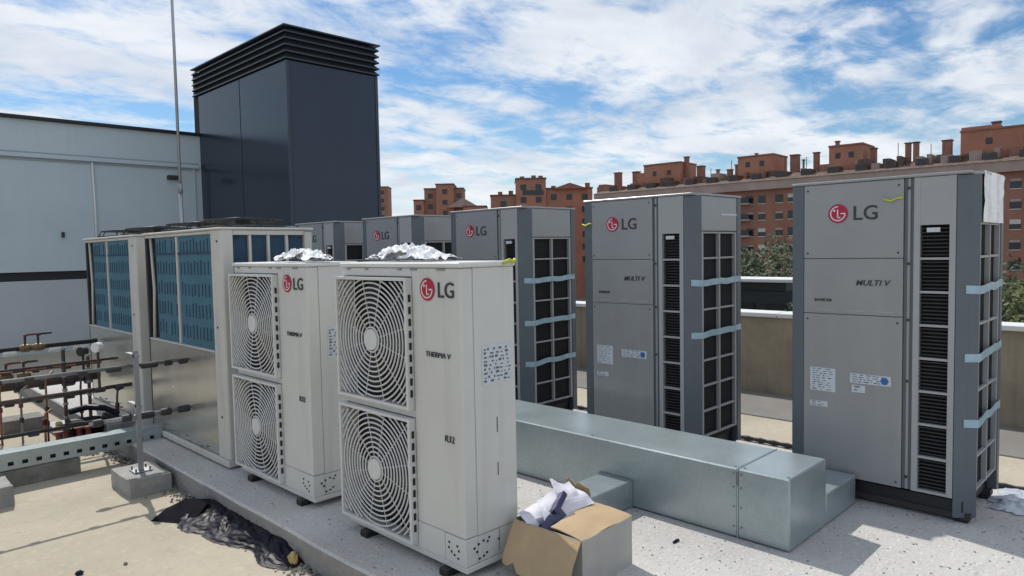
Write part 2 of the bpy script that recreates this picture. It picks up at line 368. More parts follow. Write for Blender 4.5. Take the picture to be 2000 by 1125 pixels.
# grey plant room wall at the far left
wl = empty('plant_room_wall', (0, 14, FZ), 'long grey rendered wall with dark top edge and black band at the far left', 'wall')
bx('wall_face', 'wall_grey', wl, -12, 5.55, 0, .4, 1.39, 3.93)
bx('lower_wall', 'wall_low', wl, -12, 5.55, .03, .4, -.02, 1.24)
bx('dark_band', 'dark_band', wl, -12, 5.55, .05, .4, 1.242, 1.388)
bx('roof_edge', 'coping_metal', wl, -12, 5.545, -.06, .5, 3.932, 3.99, .004)
bx('moulding', 'wall_grey', wl, -12, 5.50, -.05, -.002, 3.30, 3.37, .008)
bx('shade_line', 'moulding_shade', wl, -12, 5.50, -.012, -.002, 3.372, 3.40); bx('shade_line', 'moulding_shade', wl, -12, 5.50, -.012, -.002, 3.255, 3.298)  # thin darker lines paint the moulding's shadow above and below it
MB().tube([(3.65, -.03, 3.28), (3.665, -.03, 2.4), (3.655, -.03, 1.4)], .018, 8).build('conduit', 'gauge_white', wl, smooth=True)
bx('wall_lamp', 'pipe_dark', wl, 4.90, 5.12, -.09, -.002, 3.06, 3.14, .01)
MB().tube([(5.40, -.03, 3.3), (5.41, -.03, 1.42)], .014, 8).build('conduit', 'wall_low', wl, smooth=True)
bx('junction_box', 'pipe_dark', wl, 3.13, 3.175, -.05, -.002, 1.97, 2.06, .006)

# dark clad ventilation tower
tw = empty('ventilation_tower', (5.55, 10.46, FZ), 'tall dark anthracite clad tower with louvred top beside the grey wall', 'tower')
TX, TY, TH = 1.72, 3.54, 4.72
bx('core', 'dark_void', tw, .03, TX-.03, .03, TY+.3, 0, TH+.45)
seams = [0, 1.72, TY]
for a, b in zip(seams[:-1], seams[1:]): bx('cladding_panel', 'tower_metal', tw, 0, .03, a+.03 if a == 0 else a+.012, b-.012, .0, TH-.02, .004)
for a, b in ((.05, TX-.05),): bx('cladding_panel', 'tower_metal', tw, a, b, 0, .03, 0, TH-.02, .004)
bx('corner_trim', 'tower_metal_slat', tw, -.012, .046, -.012, .026, 0, TH-.02, .004)
bx('corner_trim', 'tower_metal_slat', tw, TX-.047, TX+.01, -.012, .026, 0, TH-.02, .004)
bx('cladding_panel', 'tower_metal', tw, TX-.028, TX, .03, TY, 0, TH-.02)
nb = 5
for k in range(nb):
    z0 = TH-.0+k*.104; h = .078; e = .036
    # each louvre blade: a ring of slanted section seen as one band around the tower
    mb = MB()
    outer = [(-e, -e), (TX+e, -e), (TX+e, TY+.2), (-e, TY+.2)]; inner = [(.03, .03), (TX-.03, .03), (TX-.03, TY+.2), (.03, TY+.2)]
    vsl = [(x, y, z0) for x, y in outer]+[(x, y, z0+.018) for x, y in outer]+[(x, y, z0+h) for x, y in inner]+[(x, y, z0+h-.018) for x, y in inner]
    fsl = []
    for i in range(4):
        j = (i+1) % 4
        fsl += [(i, j, 4+j, 4+i), (4+i, 4+j, 8+j, 8+i), (8+i, 8+j, 12+j, 12+i), (12+i, 12+j, j, i)]
    mb.add(vsl, fsl); mb.build('louvre_blade', 'tower_metal_slat', tw)
bx('roof', 'tower_metal_slat', tw, -.055, TX+.055, -.055, TY+.2, TH+.505, TH+.53, .004)

# parapet with white coping slabs
pp = empty('parapet_wall', (7.23, 0, FZ), 'low brown rendered parapet wall with white coping behind the grey units', 'wall')
bx('wall_face', 'parapet', pp, 0, .22, -10, 14, -.05, .835)
y = -10
while y < 14:
    y2 = min(14, y+1.2); bx('coping_slab', 'coping_white', pp, -.04, .26, y+.004, y2-.004, .837, .885, .006); y = y2

# ================================================================== BACKGROUND
def brick_building(name, loc, rz, w, d, h, label, floors, cols, mat='brick', pent=(), chim=(), ww=1.5, wh=1.5, z0=2.0, ridge=True, group=None, wface='x'):
    b = empty(name, loc, label, 'building', group, rz)
    bx('wall', mat, b, 0, d, 0, w, 0, h)
    wme = None; pitch = w/cols
    mb = MB(); mb.box(-.06, .0, 0, ww, -.12, 0, 0)                       # sill
    mb.box(-.02, -.003, 0, ww, .002, wh, 1)                                # dark reveal
    wme = mesh_from('window', mb.v, mb.f, mb.mi, ['window_frame', 'dark_glass'])
    mb = MB(); mb.box(-.05, -.022, .04, ww-.04, wh*.52, wh-.03); bme = mesh_from('blind', mb.v, mb.f, mb.mi, 'blind')
    mb = MB(); mb.box(-.05, -.022, .04, ww-.04, wh*.72, wh-.03); bme2 = mesh_from('blind', mb.v, mb.f, mb.mi, 'eave')
    rnd = random.Random(len(name)+int(w))
    for f in range(floors):
        for c in range(cols):
            y = (c+.5)*pitch-ww/2+(.35 if c % 2 == 0 else -.35)*min(1, pitch/4)
            o = link('window', wme, b, (0, y, z0+f*3.05))
            q = rnd.random()
            if q < .5: link('blind', bme if q < .28 else bme2, o)
    return b
# long brick block whose roofline climbs to the right behind the grey units
H0 = 10.5
LB = brick_building('apartment_block', (129.7, -20, -H0), radians(2.66), 116, 13, 11.7+H0, 'long red brick apartment block with chimneys behind the grey units', 7, 42, mat='brick_facade', ww=1.45, wh=1.5, z0=1.4)
bx('eave_band', 'eave', LB, -.9, 13.9, -.4, 116.4, 11.7+H0+.01, 13.3+H0)
mb = MB(); z1, z2 = 13.31+H0, 15.2+H0
mb.add([(-1.1, -.6, z1), (14.1, -.6, z1), (14.1, 116.6, z1), (-1.1, 116.6, z1), (6.5, -.6, z2), (6.5, 116.6, z2)], [(0, 1, 2, 3), (0, 3, 5, 4), (1, 4, 5, 2), (0, 4, 1), (3, 2, 5)])
mb.build('roof', 'roof_tile', LB)
def LBpart(name, mat, s0, s1, x0, x1, z0, z1):
    return bx(name, mat, LB, x0, x1, s0+40.4, s1+40.4, z0+H0, z1+H0)
for s0, s1, zt in ((57.5, 66.2, 18.9), (38, 45, 18.5), (22.3, 27.9, 18.7), (-4.5, 7.7, 18.8)):
    p = LBpart('penthouse', 'brick', s0, s1, 4, 11, 13.5, zt)
    bx('parapet_band', 'chimney', p, 3.85, 11.15, s0+40.3, s1+40.5, zt+H0+.01, zt+H0+.3)
    for k in range(2): bx('window', 'dark_glass', p, 3.96, 3.995, s0+40.4+(s1-s0)*(.25+.4*k), s0+40.4+(s1-s0)*(.25+.4*k)+.9, 16.6+H0, 17.6+H0)
LBpart('penthouse_step', 'brick', 66.2, 68.2, 4.5, 10, 13.5, 17.6); LBpart('penthouse_step', 'brick', 7.8, 2.6, 5, 9, 18.8, 19.7)
for s, zt, w in ((74.2, 18.1, 1.3), (69.4, 17.9, 1.3), (53.9, 17.7, 1.3), (45.9, 17.2, .7), (34.7, 18.0, 1.4), (30.7, 18.0, .9), (21.0, 17.7, .9), (15.6, 18.0, .8), (14.4, 18.0, .8), (9.9, 17.8, 1.3), (3.2, 19.9, 1.1), (.6, 18.9, 1.2), (57.0, 19.9, .8), (42, 19.0, .3), (62.5, 16.6, .5), (50, 16.6, .5), (27.0, 19.6, .6), (47.5, 16.4, .9), (33, 16.9, .2)):
    c = LBpart('chimney', 'chimney', s-w/2, s+w/2, 5.5, 5.5+max(w, .6), 14, zt+.15); LBpart('chimney_cap', 'roof_tile', s-w/2-.12, s+w/2+.12, 5.35, 5.65+max(w, .6), zt+.16, zt+.34).parent = c
_r = random.Random(4)
for k in range(44):
    s = -6+k*1.95+_r.uniform(-.8, .8); w = _r.uniform(.4, 1.9)
    LBpart('roof_box', _r.choice(('brick_dark', 'roof_tile', 'eave', 'chimney')), s, s+w, 1.5+_r.random()*2.5, 6.2, 13.9, 14.9+_r.uniform(0, 1.0))
for k in range(16):
    s = -4+k*5.2+_r.uniform(-1.5, 1.5); LBpart('aerial', 'pipe_dark', s, s+.09, 6.2, 6.29, 15, 17.2+_r.uniform(0, 1.4))
for k in range(17):
    s = -2+k*4.6; d = LBpart('dormer', 'roof_tile', s, s+1.7, 1.2, 4.2, 13.6, 15.0); bx('dormer_window', 'dark_glass', d, 1.17, 1.195, s+40.6, s+41.9, 13.9+H0, 14.8+H0)
# the lower front wing with dark recessed balconies left of its visible facade
for k in range(7):
    for j in range(2):
        bl = LBpart('balcony', 'eave', 40.6+j*2.5, 42.6+j*2.5, -1.0, -.02, -9.2+k*3.05, -8.9+k*3.05)
        bx('railing', 'annex_dark', bl, -.98, -.94, 81.05+j*2.5, 82.95+j*2.5, -8.88+k*3.05+H0, -7.9+k*3.05+H0)

def stepped(name, label, base, blocks, rz, mat='brick'):
    b = empty(name, base, label, 'building', None, rz); n = 0
    for i, (x0, x1, y0, y1, z1, mt) in enumerate(blocks):
        o = bx('wall', mt, b, x0, x1, y0, y1, 0, z1); bx('roof_slab', 'roof_tile', o, x0-.15, x1+.15, y0-.15, y1+.15, z1+.005, z1+.35)
        nf = int((z1-8)//3)
        for f in range(max(nf, 1)):
            c = max(1, int((y1-y0)//3.4))
            for k in range(c):
                yy = y0+(k+.5)*(y1-y0)/c; zz = z1-2.6-f*3.0
                wd = bx('window', 'dark_glass', o, x0-.03, x0-.005, yy-.7, yy+.7, zz, zz+1.4)
    return b
RZ = radians(45)   # these blocks face the roof
# local: x = away from the roof, y = to the left as seen from the roof
t1 = stepped('apartment_tower', 'brick apartment tower with dark corner bays beyond the dark clad tower', (131.6, 149.0, -H0), [(0, 9, 0, 2.6, 18.9+H0, 'brick_dark'), (-1.2, 9, 2.61, 7.6, 20.0+H0, 'brick'), (0, 9, 7.61, 11.0, 18.9+H0, 'brick_dark'), (-2, 9, 11.01, 13.8, 15.6+H0, 'brick'), (-2.5, 8, -6.5, -.01, 13.6+H0, 'brick')], RZ)
MB().add([(-2.6, 4.5, 13.6+H0), (-2.6, -4.5, 13.6+H0), (-2.6, 0, 16.2+H0), (3, 4.5, 13.6+H0), (3, -4.5, 13.6+H0), (3, 0, 16.2+H0)], [(0, 1, 2), (5, 4, 3), (0, 2, 5, 3), (2, 1, 4, 5), (1, 0, 3, 4)]).build('gable_roof', 'eave', t1)
stepped('slim_tower_block', 'slim far brick tower just right of the dark clad tower', (153.5, 216.0, -H0), [(0, 8, 0, 4.2, 25.5+H0, 'brick_dark'), (1, 8, 4.21, 12, 25.3+H0, 'brick_dark')], RZ)
mid = stepped('stepped_block', 'stepped brick block with roof terraces right of the far tower', (124.0, 115.0, -H0), [(0, 10, 4.2, 10.3, 14.4+H0, 'brick_dark'), (-.8, 10, -3.0, 4.19, 18.2+H0, 'brick'), (0, 10, -14.2, -3.01, 15.8+H0, 'brick')], RZ)
for yy, z0, z1 in ((8, 14.4, 15.6), (5.4, 14.4, 15.8), (2.6, 18.2, 19.2), (-.2, 18.2, 19.4), (-1.9, 18.2, 19.3), (-5, 15.8, 16.8), (-9.5, 15.8, 17), (-13.3, 15.8, 17.4)): bx('chimney', 'chimney', mid, 2, 3, yy-.55, yy+.55, z0+H0, z1+H0)
MB().add([(-1.0, -4.5, 15.8+H0), (-1.0, -13, 15.8+H0), (-1.0, -8.7, 17.2+H0), (9, -4.5, 15.8+H0), (9, -13, 15.8+H0), (9, -8.7, 17.2+H0)], [(0, 1, 2), (5, 4, 3), (0, 2, 5, 3), (2, 1, 4, 5), (1, 0, 3, 4)]).build('gable_roof', 'chimney', mid)
bx('terrace_recess', 'dark_glass', mid, -.85, -.82, -2.4, 2.6, 14.4+H0, 15.6+H0)
stepped('low_brick_block', 'low brick block between the far tower and the slim tower', (137.0, 158.0, -H0), [(0, 8, 0, 7, 13.4+H0, 'brick'), (1, 8, 7.01, 10, 12.4+H0, 'brick_dark')], RZ)

# annex with a white roof edge beyond the parapet
an = empty('annex', (11, 2.9, -9), 'dark low annex with thin white roof edge beyond the parapet between grey units', 'building')
bx('wall', 'annex_dark', an, .1, 4, .1, 4.3, 0, 9.70)
bx('roof_edge', 'coping_white', an, .04, .75, 1.75, 4.45, 9.85, 9.91, .01)
bx('roof_slab', 'annex_dark', an, .15, .7, 1.9, 4.2, 9.705, 9.845)
for k in range(4): bx('window', 'dark_glass', an, .07, .097, .4+k*1.0, 1.2+k*1.0, 8.9, 9.5)
for k in range(3): bx('roof_vent', 'pipe_grey', an, .5+k*.8, .75+k*.8, .5+k*.45, .8+k*.45, 9.705, 9.83)

# trees
def tree(name, label, loc, R, Hc, hgt, mat, seed, n_cl=150):
    rn = random.Random(seed); t = empty(name, loc, label, 'tree', 'trees beyond the parapet')
    tr = MB(); tr.tube([(0, 0, 0), (.1, .05, hgt*.35), (-.05, .1, hgt*.7), (0, 0, hgt*.92)], [.22, .17, .11, .04], 9)
    for k in range(7):
        a = k*2.4; z = hgt*(.42+.06*k); tr.tube([(0, .05, z), (cos(a)*R*.4, sin(a)*R*.4, z+R*.3), (cos(a)*R*.75, sin(a)*R*.75, z+R*.55)], [.09, .055, .02], 6)
    tr.build('trunk', 'bark', t, smooth=True)
    v = []; f = []
    for c in range(n_cl):
        while 1:
            p = Vector((rn.uniform(-1, 1), rn.uniform(-1, 1), rn.uniform(-1, 1)))
            if .25 < p.length < 1: break
        p = Vector((p.x*R, p.y*R, hgt-Hc+p.z*Hc)); cr_ = R*rn.uniform(.16, .3)
        for l in range(46):
            d = Vector((rn.gauss(0, 1), rn.gauss(0, 1), rn.gauss(0, .8))).normalized()*cr_*rn.random()**.4; q = p+d
            a = Vector((rn.gauss(0, 1), rn.gauss(0, 1), rn.gauss(0, 1))).normalized(); b = a.orthogonal().normalized(); s = rn.uniform(.05, .10)*(.45+R*.38)
            i = len(v); v += [q-a*s, q+b*s*.55, q+a*s, q-b*s*.55]; f.append((i, i+1, i+2, i+3))
    me = bpy.data.meshes.new('crown'); me.from_pydata(v, [], f); me.materials.append(MATS[mat]); link('crown', me, t)
    return t
tree('broadleaf_tree', 'dark green tree crown between the two right grey units', (40, 17.6, -10.4), 3.2, 3.6, 12.3, 'leaf_dark', 1)
tree('broadleaf_tree', 'dark bushy tree just left of the white annex roof edge', (38, 20.5, -10.4), 3.0, 3.6, 11.8, 'leaf_dark', 2)
tree('broadleaf_tree', 'light yellow green tree at the right edge beyond parapet', (20.5, 3.0, -10.4), 1.7, 2.2, 11.1, 'leaf_light', 3)
tree('broadleaf_tree', 'dark green tree near right edge behind the yellow green one', (34, 6.2, -10.4), 2.6, 3.0, 11.0, 'leaf_dark', 4)
tree('broadleaf_tree', 'mid green tree standing behind the grey unit by the right edge', (36, 11.5, -10.4), 2.8, 3.0, 10.8, 'leaf_dark', 5)

tree('broadleaf_tree', 'dark leafy treetop just over the parapet in front of the annex', (9.5, 3.55, -10.4), .95, 1.2, 11.05, 'leaf_dark', 9, 120)
tree('broadleaf_tree', 'dark treetop over the parapet between annex and nearest grey unit', (9.7, 2.5, -10.4), .9, 1.2, 10.95, 'leaf_dark', 10, 120)
# ================================================================== GREY ROW UNITS
UW, UD, UH = .93, .63, 1.815
def grey_unit_proto():
    u = empty('condensing_unit', (4.12, .805, 0), 'x', 'air conditioner', 'row of tall grey outdoor units')
    bx('body', 'dark_void', u, .045, UD-.03, .04, UW-.04, .12, UH-.04)
    for z0, z1 in ((.132, 1.0620), (1.0645, 1.3788), (1.3812, UH-.013)): bx('front_panel', 'grey_paint', u, 0, .044, .336, .862, z0, z1, .0025)
    bx('trim_strip', 'grey_paint_dark', u, .012, .044, .288, .334, .132, UH-.013)
    bx('trim_bead', 'grey_paint', u, .004, .040, .303, .318, .132, UH-.013, .003)
    # intake column: frame with eight openings
    fr = MB(); fr.box(0, .044, .094, .122, .132, UH-.013); fr.box(0, .044, .257, .286, .132, UH-.013)
    fr.box(.001, .044, .1222, .2568, 1.553, UH-.014); fr.box(.001, .044, .1222, .2568, .1325, .146)
    h = (1.553-.146)/8
    for k in range(1, 8): fr.box(.003, .044, .1222, .2568, .146+k*h-.006, .146+k*h+.006)
    fr.build('intake_frame', 'grille_grey', u)
    fn = MB()
    for k in range(8):
        for j in range(1, 9): z = .146+k*h+j*h/9; fn.box(.018, .042, .123, .256, z-.003, z+.003)
    tag(fn.build('intake_fins', 'dark_fin', u), kind='stuff')
    bx('rating_plate', 'sticker', u, -.002, .012, .165, .225, 1.515, 1.538)
    # posts, chamfered
    c = .085
    def post(pts, z0=.03): MB().prism(pts, z0, UH-.012).build('corner_post', 'grey_paint_dark', u, .003)
    post([(0, c+.007), (c-.005, 0), (c, .035), (.035, c+.007)], .03)
    post([(0, UW), (0, UW-.066), (.04, UW-.066), (.06, UW)], .03)
    post([(UD-.055, 0), (UD, 0), (UD, .05), (UD-.055, .05)], .05)
    post([(UD-.055, UW-.05), (UD, UW-.05), (UD, UW), (UD-.055, UW)], .05)
    # right hand side: upper panel and grille of two columns
    bx('side_panel', 'grey_paint', u, c+.001, UD-.058, .004, .039, 1.567, UH-.013, .003)
    gr = MB(); x0, x1 = c+.002, UD-.058; zb, zt = .165, 1.562; xm = (x0+x1)/2
    for xa, xb in ((x0, x0+.022), (xm-.008, xm+.008), (x1-.022, x1)): gr.box(xa, xb, .006, .03, zb, zt)
    for k in range(9): z = zb+.006+k*(zt-zb-.012)/8; gr.box(x0+.001, x1-.001, .009, .026, z-.006, z+.006)
    gr.build('side_grille', 'grille_grey', u)
    sf = MB()
    for k in range(46): x = x0+.02+k*(x1-x0-.04)/46; sf.box(x, x+.0035, .031, .0395, zb+.01, zt-.01)
    tag(sf.build('coil_fins', 'dark_fin', u), kind='stuff')
    bx('side_panel', 'grey_paint', u, .06, UD-.056, UW-.038, UW-.003, .13, UH-.03)
    bx('back_panel', 'grey_paint', u, UD-.029, UD-.003, .051, UW-.051, .13, UH-.03)
    bx('top_panel', 'grey_paint', u, -.006, UD+.004, .03, UW+.004, UH-.011, UH+.004, .003)
    MB().prism([(.035, .05), (.1, -.004), (UD, -.004), (UD, .029), (.05, .029)], UH-.011, UH+.003).build('top_lip', 'grille_grey', u)
    bx('base_frame', 'black_plastic', u, .03, UD-.02, .05, UW-.03, .055, .119, .004)
    bx('base_rail', 'pipe_dark', u, .04, .11, .02, UW-.02, .02, .053); bx('base_rail', 'pipe_dark', u, UD-.11, UD-.04, .02, UW-.02, .02, .053)
    for x in (.05, UD-.11):
        for y in (.03, UW-.1): bx('foot', 'black_plastic', u, x, x+.07, y, y+.07, 0, .028, .004)
    d = emblem(u, .671, 1.633, .053)
    text_mesh('letters', 'LG', 'ink', .112, on_front(.595, 1.594), u, bold=.0004)
    text_mesh('badge', 'MULTI V', 'ink', .044, on_front(.575, 1.230), u, shear=.25, wid=1.05, bold=.0002)
    sc = MB()
    for y, z in ((.311, 1.35), (.311, .72), (.311, .20), (.311, 1.75), (.31, 1.05)): sc.box(-.001, .004, y-.007, y+.007, z-.007, z+.007)
    for y in (.36, .84):
        for z in (1.41, 1.77, .16, 1.03): sc.box(-.0012, .002, y-.005, y+.005, z-.005, z+.005)
    tag(sc.build('screws', 'pipe_dark', u), kind='stuff')
    text_mesh('badge', 'INVERTER', 'ink', .022, on_front(.80, 1.135), u)
    for k in range(3):   # a low embossed line across the front
        bx('embossed_line', 'grille_grey', u, -.0025, .002, .375+.155*k, .375+.155*k+.10, 1.083, 1.090)
    return u
def stickers(u, full=True):
    def st(y0, y1, z0, z1, lines, blue=None):
        s = bx('sticker', 'sticker', u, -.0022, .001, y0, y1, z0, z1)
        pr_ = MB(); rn = random.Random(int(y0*1000))
        for k in range(lines):
            z = z1-(k+.7)*(z1-z0)/(lines+.3); a = y1-.012; 
            while a > y0+.03:
                l = rn.uniform(.006, .03); pr_.box(-.0034, -.0024, max(a-l, y0+.008), a, z, z+(z1-z0)/(lines*rn.uniform(2.6, 4.5))); a -= l+rn.uniform(.004, .03)
        pr_.build('print', 'sticker_print', s)
        if blue:
            bm_ = MB(); y, z, r = blue; n = 6
            bm_.add([(-.0045, y+r*cos(2*pi*i/n), z+r*sin(2*pi*i/n)) for i in range(n)], [tuple(range(n))]); bm_.build('pictogram', 'sticker_blue', s)
    st(.680, .822, .612, .748, 10); st(.389, .600, .680, .734, 4, (.42, .707, .022)); st(.722, .823, .520, .552, 3)
    if full: st(.520, .590, .628, .668, 2)
def tape(u, z, x1=.60, tilt=.0, cover=True):
    c = .085; e = .0035; h = .042
    pts = [(.034-e*1.5, .055-e), (c-.002, -e)]+[(c+(x1-c)*k/9, -e-.001-.004*abs(noise.noise((k*.9, z*5, 2)))) for k in range(1, 10)]
    mb = MB(); vs = []
    for i, (x, y) in enumerate(pts):
        dz = tilt*x+.012*noise.noise((x*7, z*7, 1))+.004*noise.noise((x*25, z*7, 4)); vs += [(x, y, z+dz-h/2), (x, y, z+dz+h/2)]
    vs2 = [(x+.001, y+.002, zz_) for x, y, zz_ in vs]; n = len(vs)
    fs = []
    for i in range(len(pts)-1): a = 2*i; fs += [(a, a+2, a+3, a+1), (n+a+1, n+a+3, n+a+2, n+a), (a+1, a+3, n+a+3, n+a+1), (a, n+a, n+a+2, a+2)]
    fs += [(0, 1, n+1, n), (n-2, 2*n-2, 2*n-1, n-1)]
    mb.add(vs+vs2, fs); o = mb.build('tape', 'tape', u)
    t = MB(); q = [(.036-e*1.5-.0022, .055-e-.0022), (.052-.0075, .032-.0075+.003)]
    return o
def tie(u, y, z, ln=.10):
    MB().tube([(-.006, y+ln/2, z+.004), (-.012, y+.01, z-.008), (-.007, y-.02, z+.006), (-.010, y-ln/2, z+.008)], .006, 6).build('cable_tie', 'tie_yellow', u, smooth=True)
proto = grey_unit_proto()
spots = [(.805, 'nearest tall grey outdoor unit at the right edge, its whole front panel visible'),
         (2.375, 'tall grey outdoor unit behind the far half of the galvanised duct, second from the right'),
         (3.915, 'third tall grey outdoor unit from the right, just behind the near white twin fan unit'),
         (5.335, 'fourth tall grey outdoor unit from the right, only its top half visible'),
         (6.75, 'fifth tall grey outdoor unit from the right, half hidden by white plastic wrap'),
         (8.2, 'farthest tall grey outdoor unit, at the left end of the row')]
units = [proto]+[copy_tree(proto) for _ in spots[1:]]
for i, (u, (y, lb)) in enumerate(zip(units, spots)):
    u.location = (4.12, y, 0); u['label'] = lb
    if i < 2: stickers(u, i == 0)
for z in (1.215, .868, .528): tape(units[0], z, .60, .03); tape(units[2], z-.01, .61, .03)
for z in (1.218, .868): tape(units[1], z, .62, .02)
tie(units[0], .385, 1.695); tie(units[1], .90, 1.64, .09)
# plastic film taped over the nearest unit's upper side panel
fl = MB(); nx_, nz_ = 10, 12; vs = []; fs = []
for i in range(nx_+1):
    for j in range(nz_+1):
        x = .10+.475*i/nx_; z = 1.56+.262*j/nz_; vs.append((x, -.004-.012*abs(noise.noise((x*9, z*8, 2)))-.006*noise.noise((x*30, z*22, 5)), z))
for i in range(nx_):
    for j in range(nz_): a = i*(nz_+1)+j; fs.append((a, a+nz_+1, a+nz_+2, a+1))
fl.add(vs, fs); tag(fl.build('protective_film', 'film_white', units[0], smooth=True), 'wrinkled white protective film')
bx('scratch_strip', 'sticker', units[1], .34, .57, .001, .006, 1.675, 1.687)

# ================================================================== GALVANISED DUCT
du = empty('air_duct', (3.21, 1.36, 0), 'long galvanised rectangular duct lying on the slab before grey units', 'duct')
ys = [0, .265, 3.1, 6.3]
for a, b in zip(ys[:-1], ys[1:]):
    bx('duct_section', 'galvanised', du, 0, .45, a+.002, b-.002, .006, .355, .006)
for y in ys[1:-1]:
    MB().box(-.002, .452, y-.004, y+.004, .003, .3572).build('seam_flange', 'galvanised', du, .002)
br = bx('side_branch', 'galvanised', du, .453, .88, .0015, .42, .006, .165, .005)
br2 = bx('side_branch', 'galvanised', du, -.50, -.003, .90, 1.12, .004, .152, .005)
bx('seam_flange', 'galvanised', br2, -.022, -.004, .893, 1.127, .002, .158)
for y in (.265, 3.1):
    for z in (.06, .16, .26, .33): MB().tube([(-.0021, y-.02, z), (-.007, y-.02, z)], .005, 8).build('rivet', 'pipe_grey', du); MB().tube([(-.0005, y+.02, z), (-.005, y+.02, z)], .005, 8).build('rivet', 'pipe_grey', du)
for y in (.02, .24, .29, 1.2, 2.1): MB().tube([(.03, y, .3551), (.03, y, .359)], .006, 8).build('rivet', 'pipe_grey', du)
bx('sealant', 'seam', du, -.0015, .0, .262, .268, .03, .09); bx('sealant', 'seam', du, -.0025, -.001, .261, .269, .27, .34)
bx('support_batten', 'pipe_dark', du, .02, .43, .3, .35, .0, .005)

# ================================================================== WHITE TWIN FAN UNITS
WL, WD, WH = .95, .33, 1.38
GZ = [(.345, .30), (.998, .31)]     # centre height, half height of the two guards (above the base)
GYC, GHW = .655, .297
def white_unit_proto():
    u = empty('heat_pump_unit', (1.98, 2.274, 0), 'x', 'heat pump', 'white twin fan outdoor units')
    B = .035
    cs = MB(); cs.box(.075, WD, .003, WL-.003, B+.03, B+WH-.025)
    cs.build('casing', 'white_paint', u, .006, seg=2)
    fp = MB(); fp.box(0, .074, .004, .345, B+.1565, B+WH-.026); fp.build('front_panel', 'white_paint', u, .008, seg=2)
    bx('service_cover', 'white_paint', u, -.0005, .074, .004, .146, B+.03, B+.1535, .003)
    bx('front_panel', 'white_paint', u, .0005, .074, .1485, .345, B+.03, B+.155, .002)
    bx('top_rail', 'white_paint', u, .002, .074, .348, WL-.004, B+1.312, B+WH-.026, .004)
    bx('middle_rail', 'white_paint', u, .002, .074, .348, WL-.004, B+.648, B+.686, .003)
    bx('bottom_rail', 'white_paint', u, .002, .074, .348, WL-.004, B+.03, B+.044, .002)
    bx('fan_recess', 'dark_void', u, .066, .0738, .349, WL-.02, B+.046, B+1.31)
    bx('side_rail', 'white_paint', u, .002, .064, WL-.018, WL-.004, B+.046, B+1.31)
    bx('lid', 'white_trim', u, -.008, WD+.008, -.006, WL+.006, B+WH-.024, B+WH, .006)
    bx('base_pan', 'white_paint', u, .002, WD-.002, .002, WL-.002, B, B+.028, .004)
    for y in (.10, .74):
        f = bx('foot_rail', 'black_plastic', u, -.03, WD+.03, y, y+.06, 0, .034, .004)
    # fan guards: square frame, concentric wire rings clipped to the square, spokes, hub, fan behind
    ring_me = []
    for zc, hh in GZ:
        g = MB(); y0, y1, z0, z1 = GYC-GHW, GYC+GHW, B+zc-hh, B+zc+hh
        g.box(-.034, .004, y0-.010, y0+.006, z0, z1); g.box(-.034, .004, y1-.006, y1+.010, z0, z1)
        g.box(-.0335, .003, y0+.006, y1-.006, z0, z0+.014); g.box(-.0335, .003, y0+.006, y1-.006, z1-.014, z1)
        for k in range(12):
            a = 2*pi*(k+.5)/12; L = min((GHW-.004)/max(abs(cos(a)), 1e-6), (hh-.01)/max(abs(sin(a)), 1e-6))
            g.tube([(-.014, GYC+cos(a)*.05, B+zc+sin(a)*.05), (-.012, GYC+cos(a)*L, B+zc+sin(a)*L)], .0032, 5)
        G = g.build('fan_guard', 'guard_white', u)
        for r in [.062+.0245*i for i in range(15)]:
            m = MB(); n = 72; pts = [(GYC+r*cos(2*pi*i/n), r*sin(2*pi*i/n)) for i in range(n)]
            ins = [abs(p[0]-GYC) < GHW-.005 and abs(p[1]) < hh-.012 for p in pts]
            if all(ins):
                m.tube([(-.021, p[0], B+zc+p[1]) for p in pts], .0043, 5, closed=True)
            else:
                st = next((i for i in range(n) if ins[i] and not ins[i-1]), None)
                if st is None: continue
                run = []
                for q in range(n+1):
                    i = (st+q) % n
                    if ins[i] and q < n: run.append(pts[i])
                    else:
                        if len(run) > 1: MB().tube([(-.021, p[0], B+zc+p[1]) for p in run], .0043, 5).build('guard_ring', 'guard_white', G)
                        run = []
            if m.v: m.build('guard_ring', 'guard_white', G)
        n = 24; hb = MB(); R = .052
        hb.add([(-.028, GYC+R*cos(2*pi*i/n), B+zc+R*sin(2*pi*i/n)) for i in range(n)]+[(-.012, GYC+R*1.05*cos(2*pi*i/n), B+zc+R*1.05*sin(2*pi*i/n)) for i in range(n)], [tuple(range(n)), tuple(range(2*n-1, n-1, -1))]+[(i, (i+1) % n, n+(i+1) % n, n+i) for i in range(n)])
        hb.build('hub_cap', 'guard_white', G)
        fb = MB()
        for k in range(3):
            a0 = k*2*pi/3+.5; vs = []; fs = []
            for i in range(7):
                rr = .05+.235*i/6
                for j in range(5):
                    a = a0+(j/4)*(1.25-.35*i/6)+.25*i/6; vs.append((.06-.045*(j/4), GYC+rr*cos(a), B+zc+rr*sin(a)))
            for i in range(6):
                for j in range(4): q = i*5+j; fs.append((q, q+5, q+6, q+1))
            fb.add(vs, fs)
        fb.build('fan_blades', 'pipe_dark', u, smooth=True)
        sl_ = MB()
        for k in range(9): sl_.box(-.022, -.008, y0-.0125, y0-.0095, z0+.06+k*.056, z0+.06+k*.056+.034)
        tag(sl_.build('edge_slots', 'black_plastic', u), kind='stuff')
    # corner service area: seams and knock-out dots
    dt = MB()
    for y, z in ((.115, .115), (.118, .09), (.10, .075), (.08, .065), (.055, .055), (.06, .11), (.05, .09)): dt.box(-.003, -.0003, y-.005, y+.005, B+z, B+z+.009)
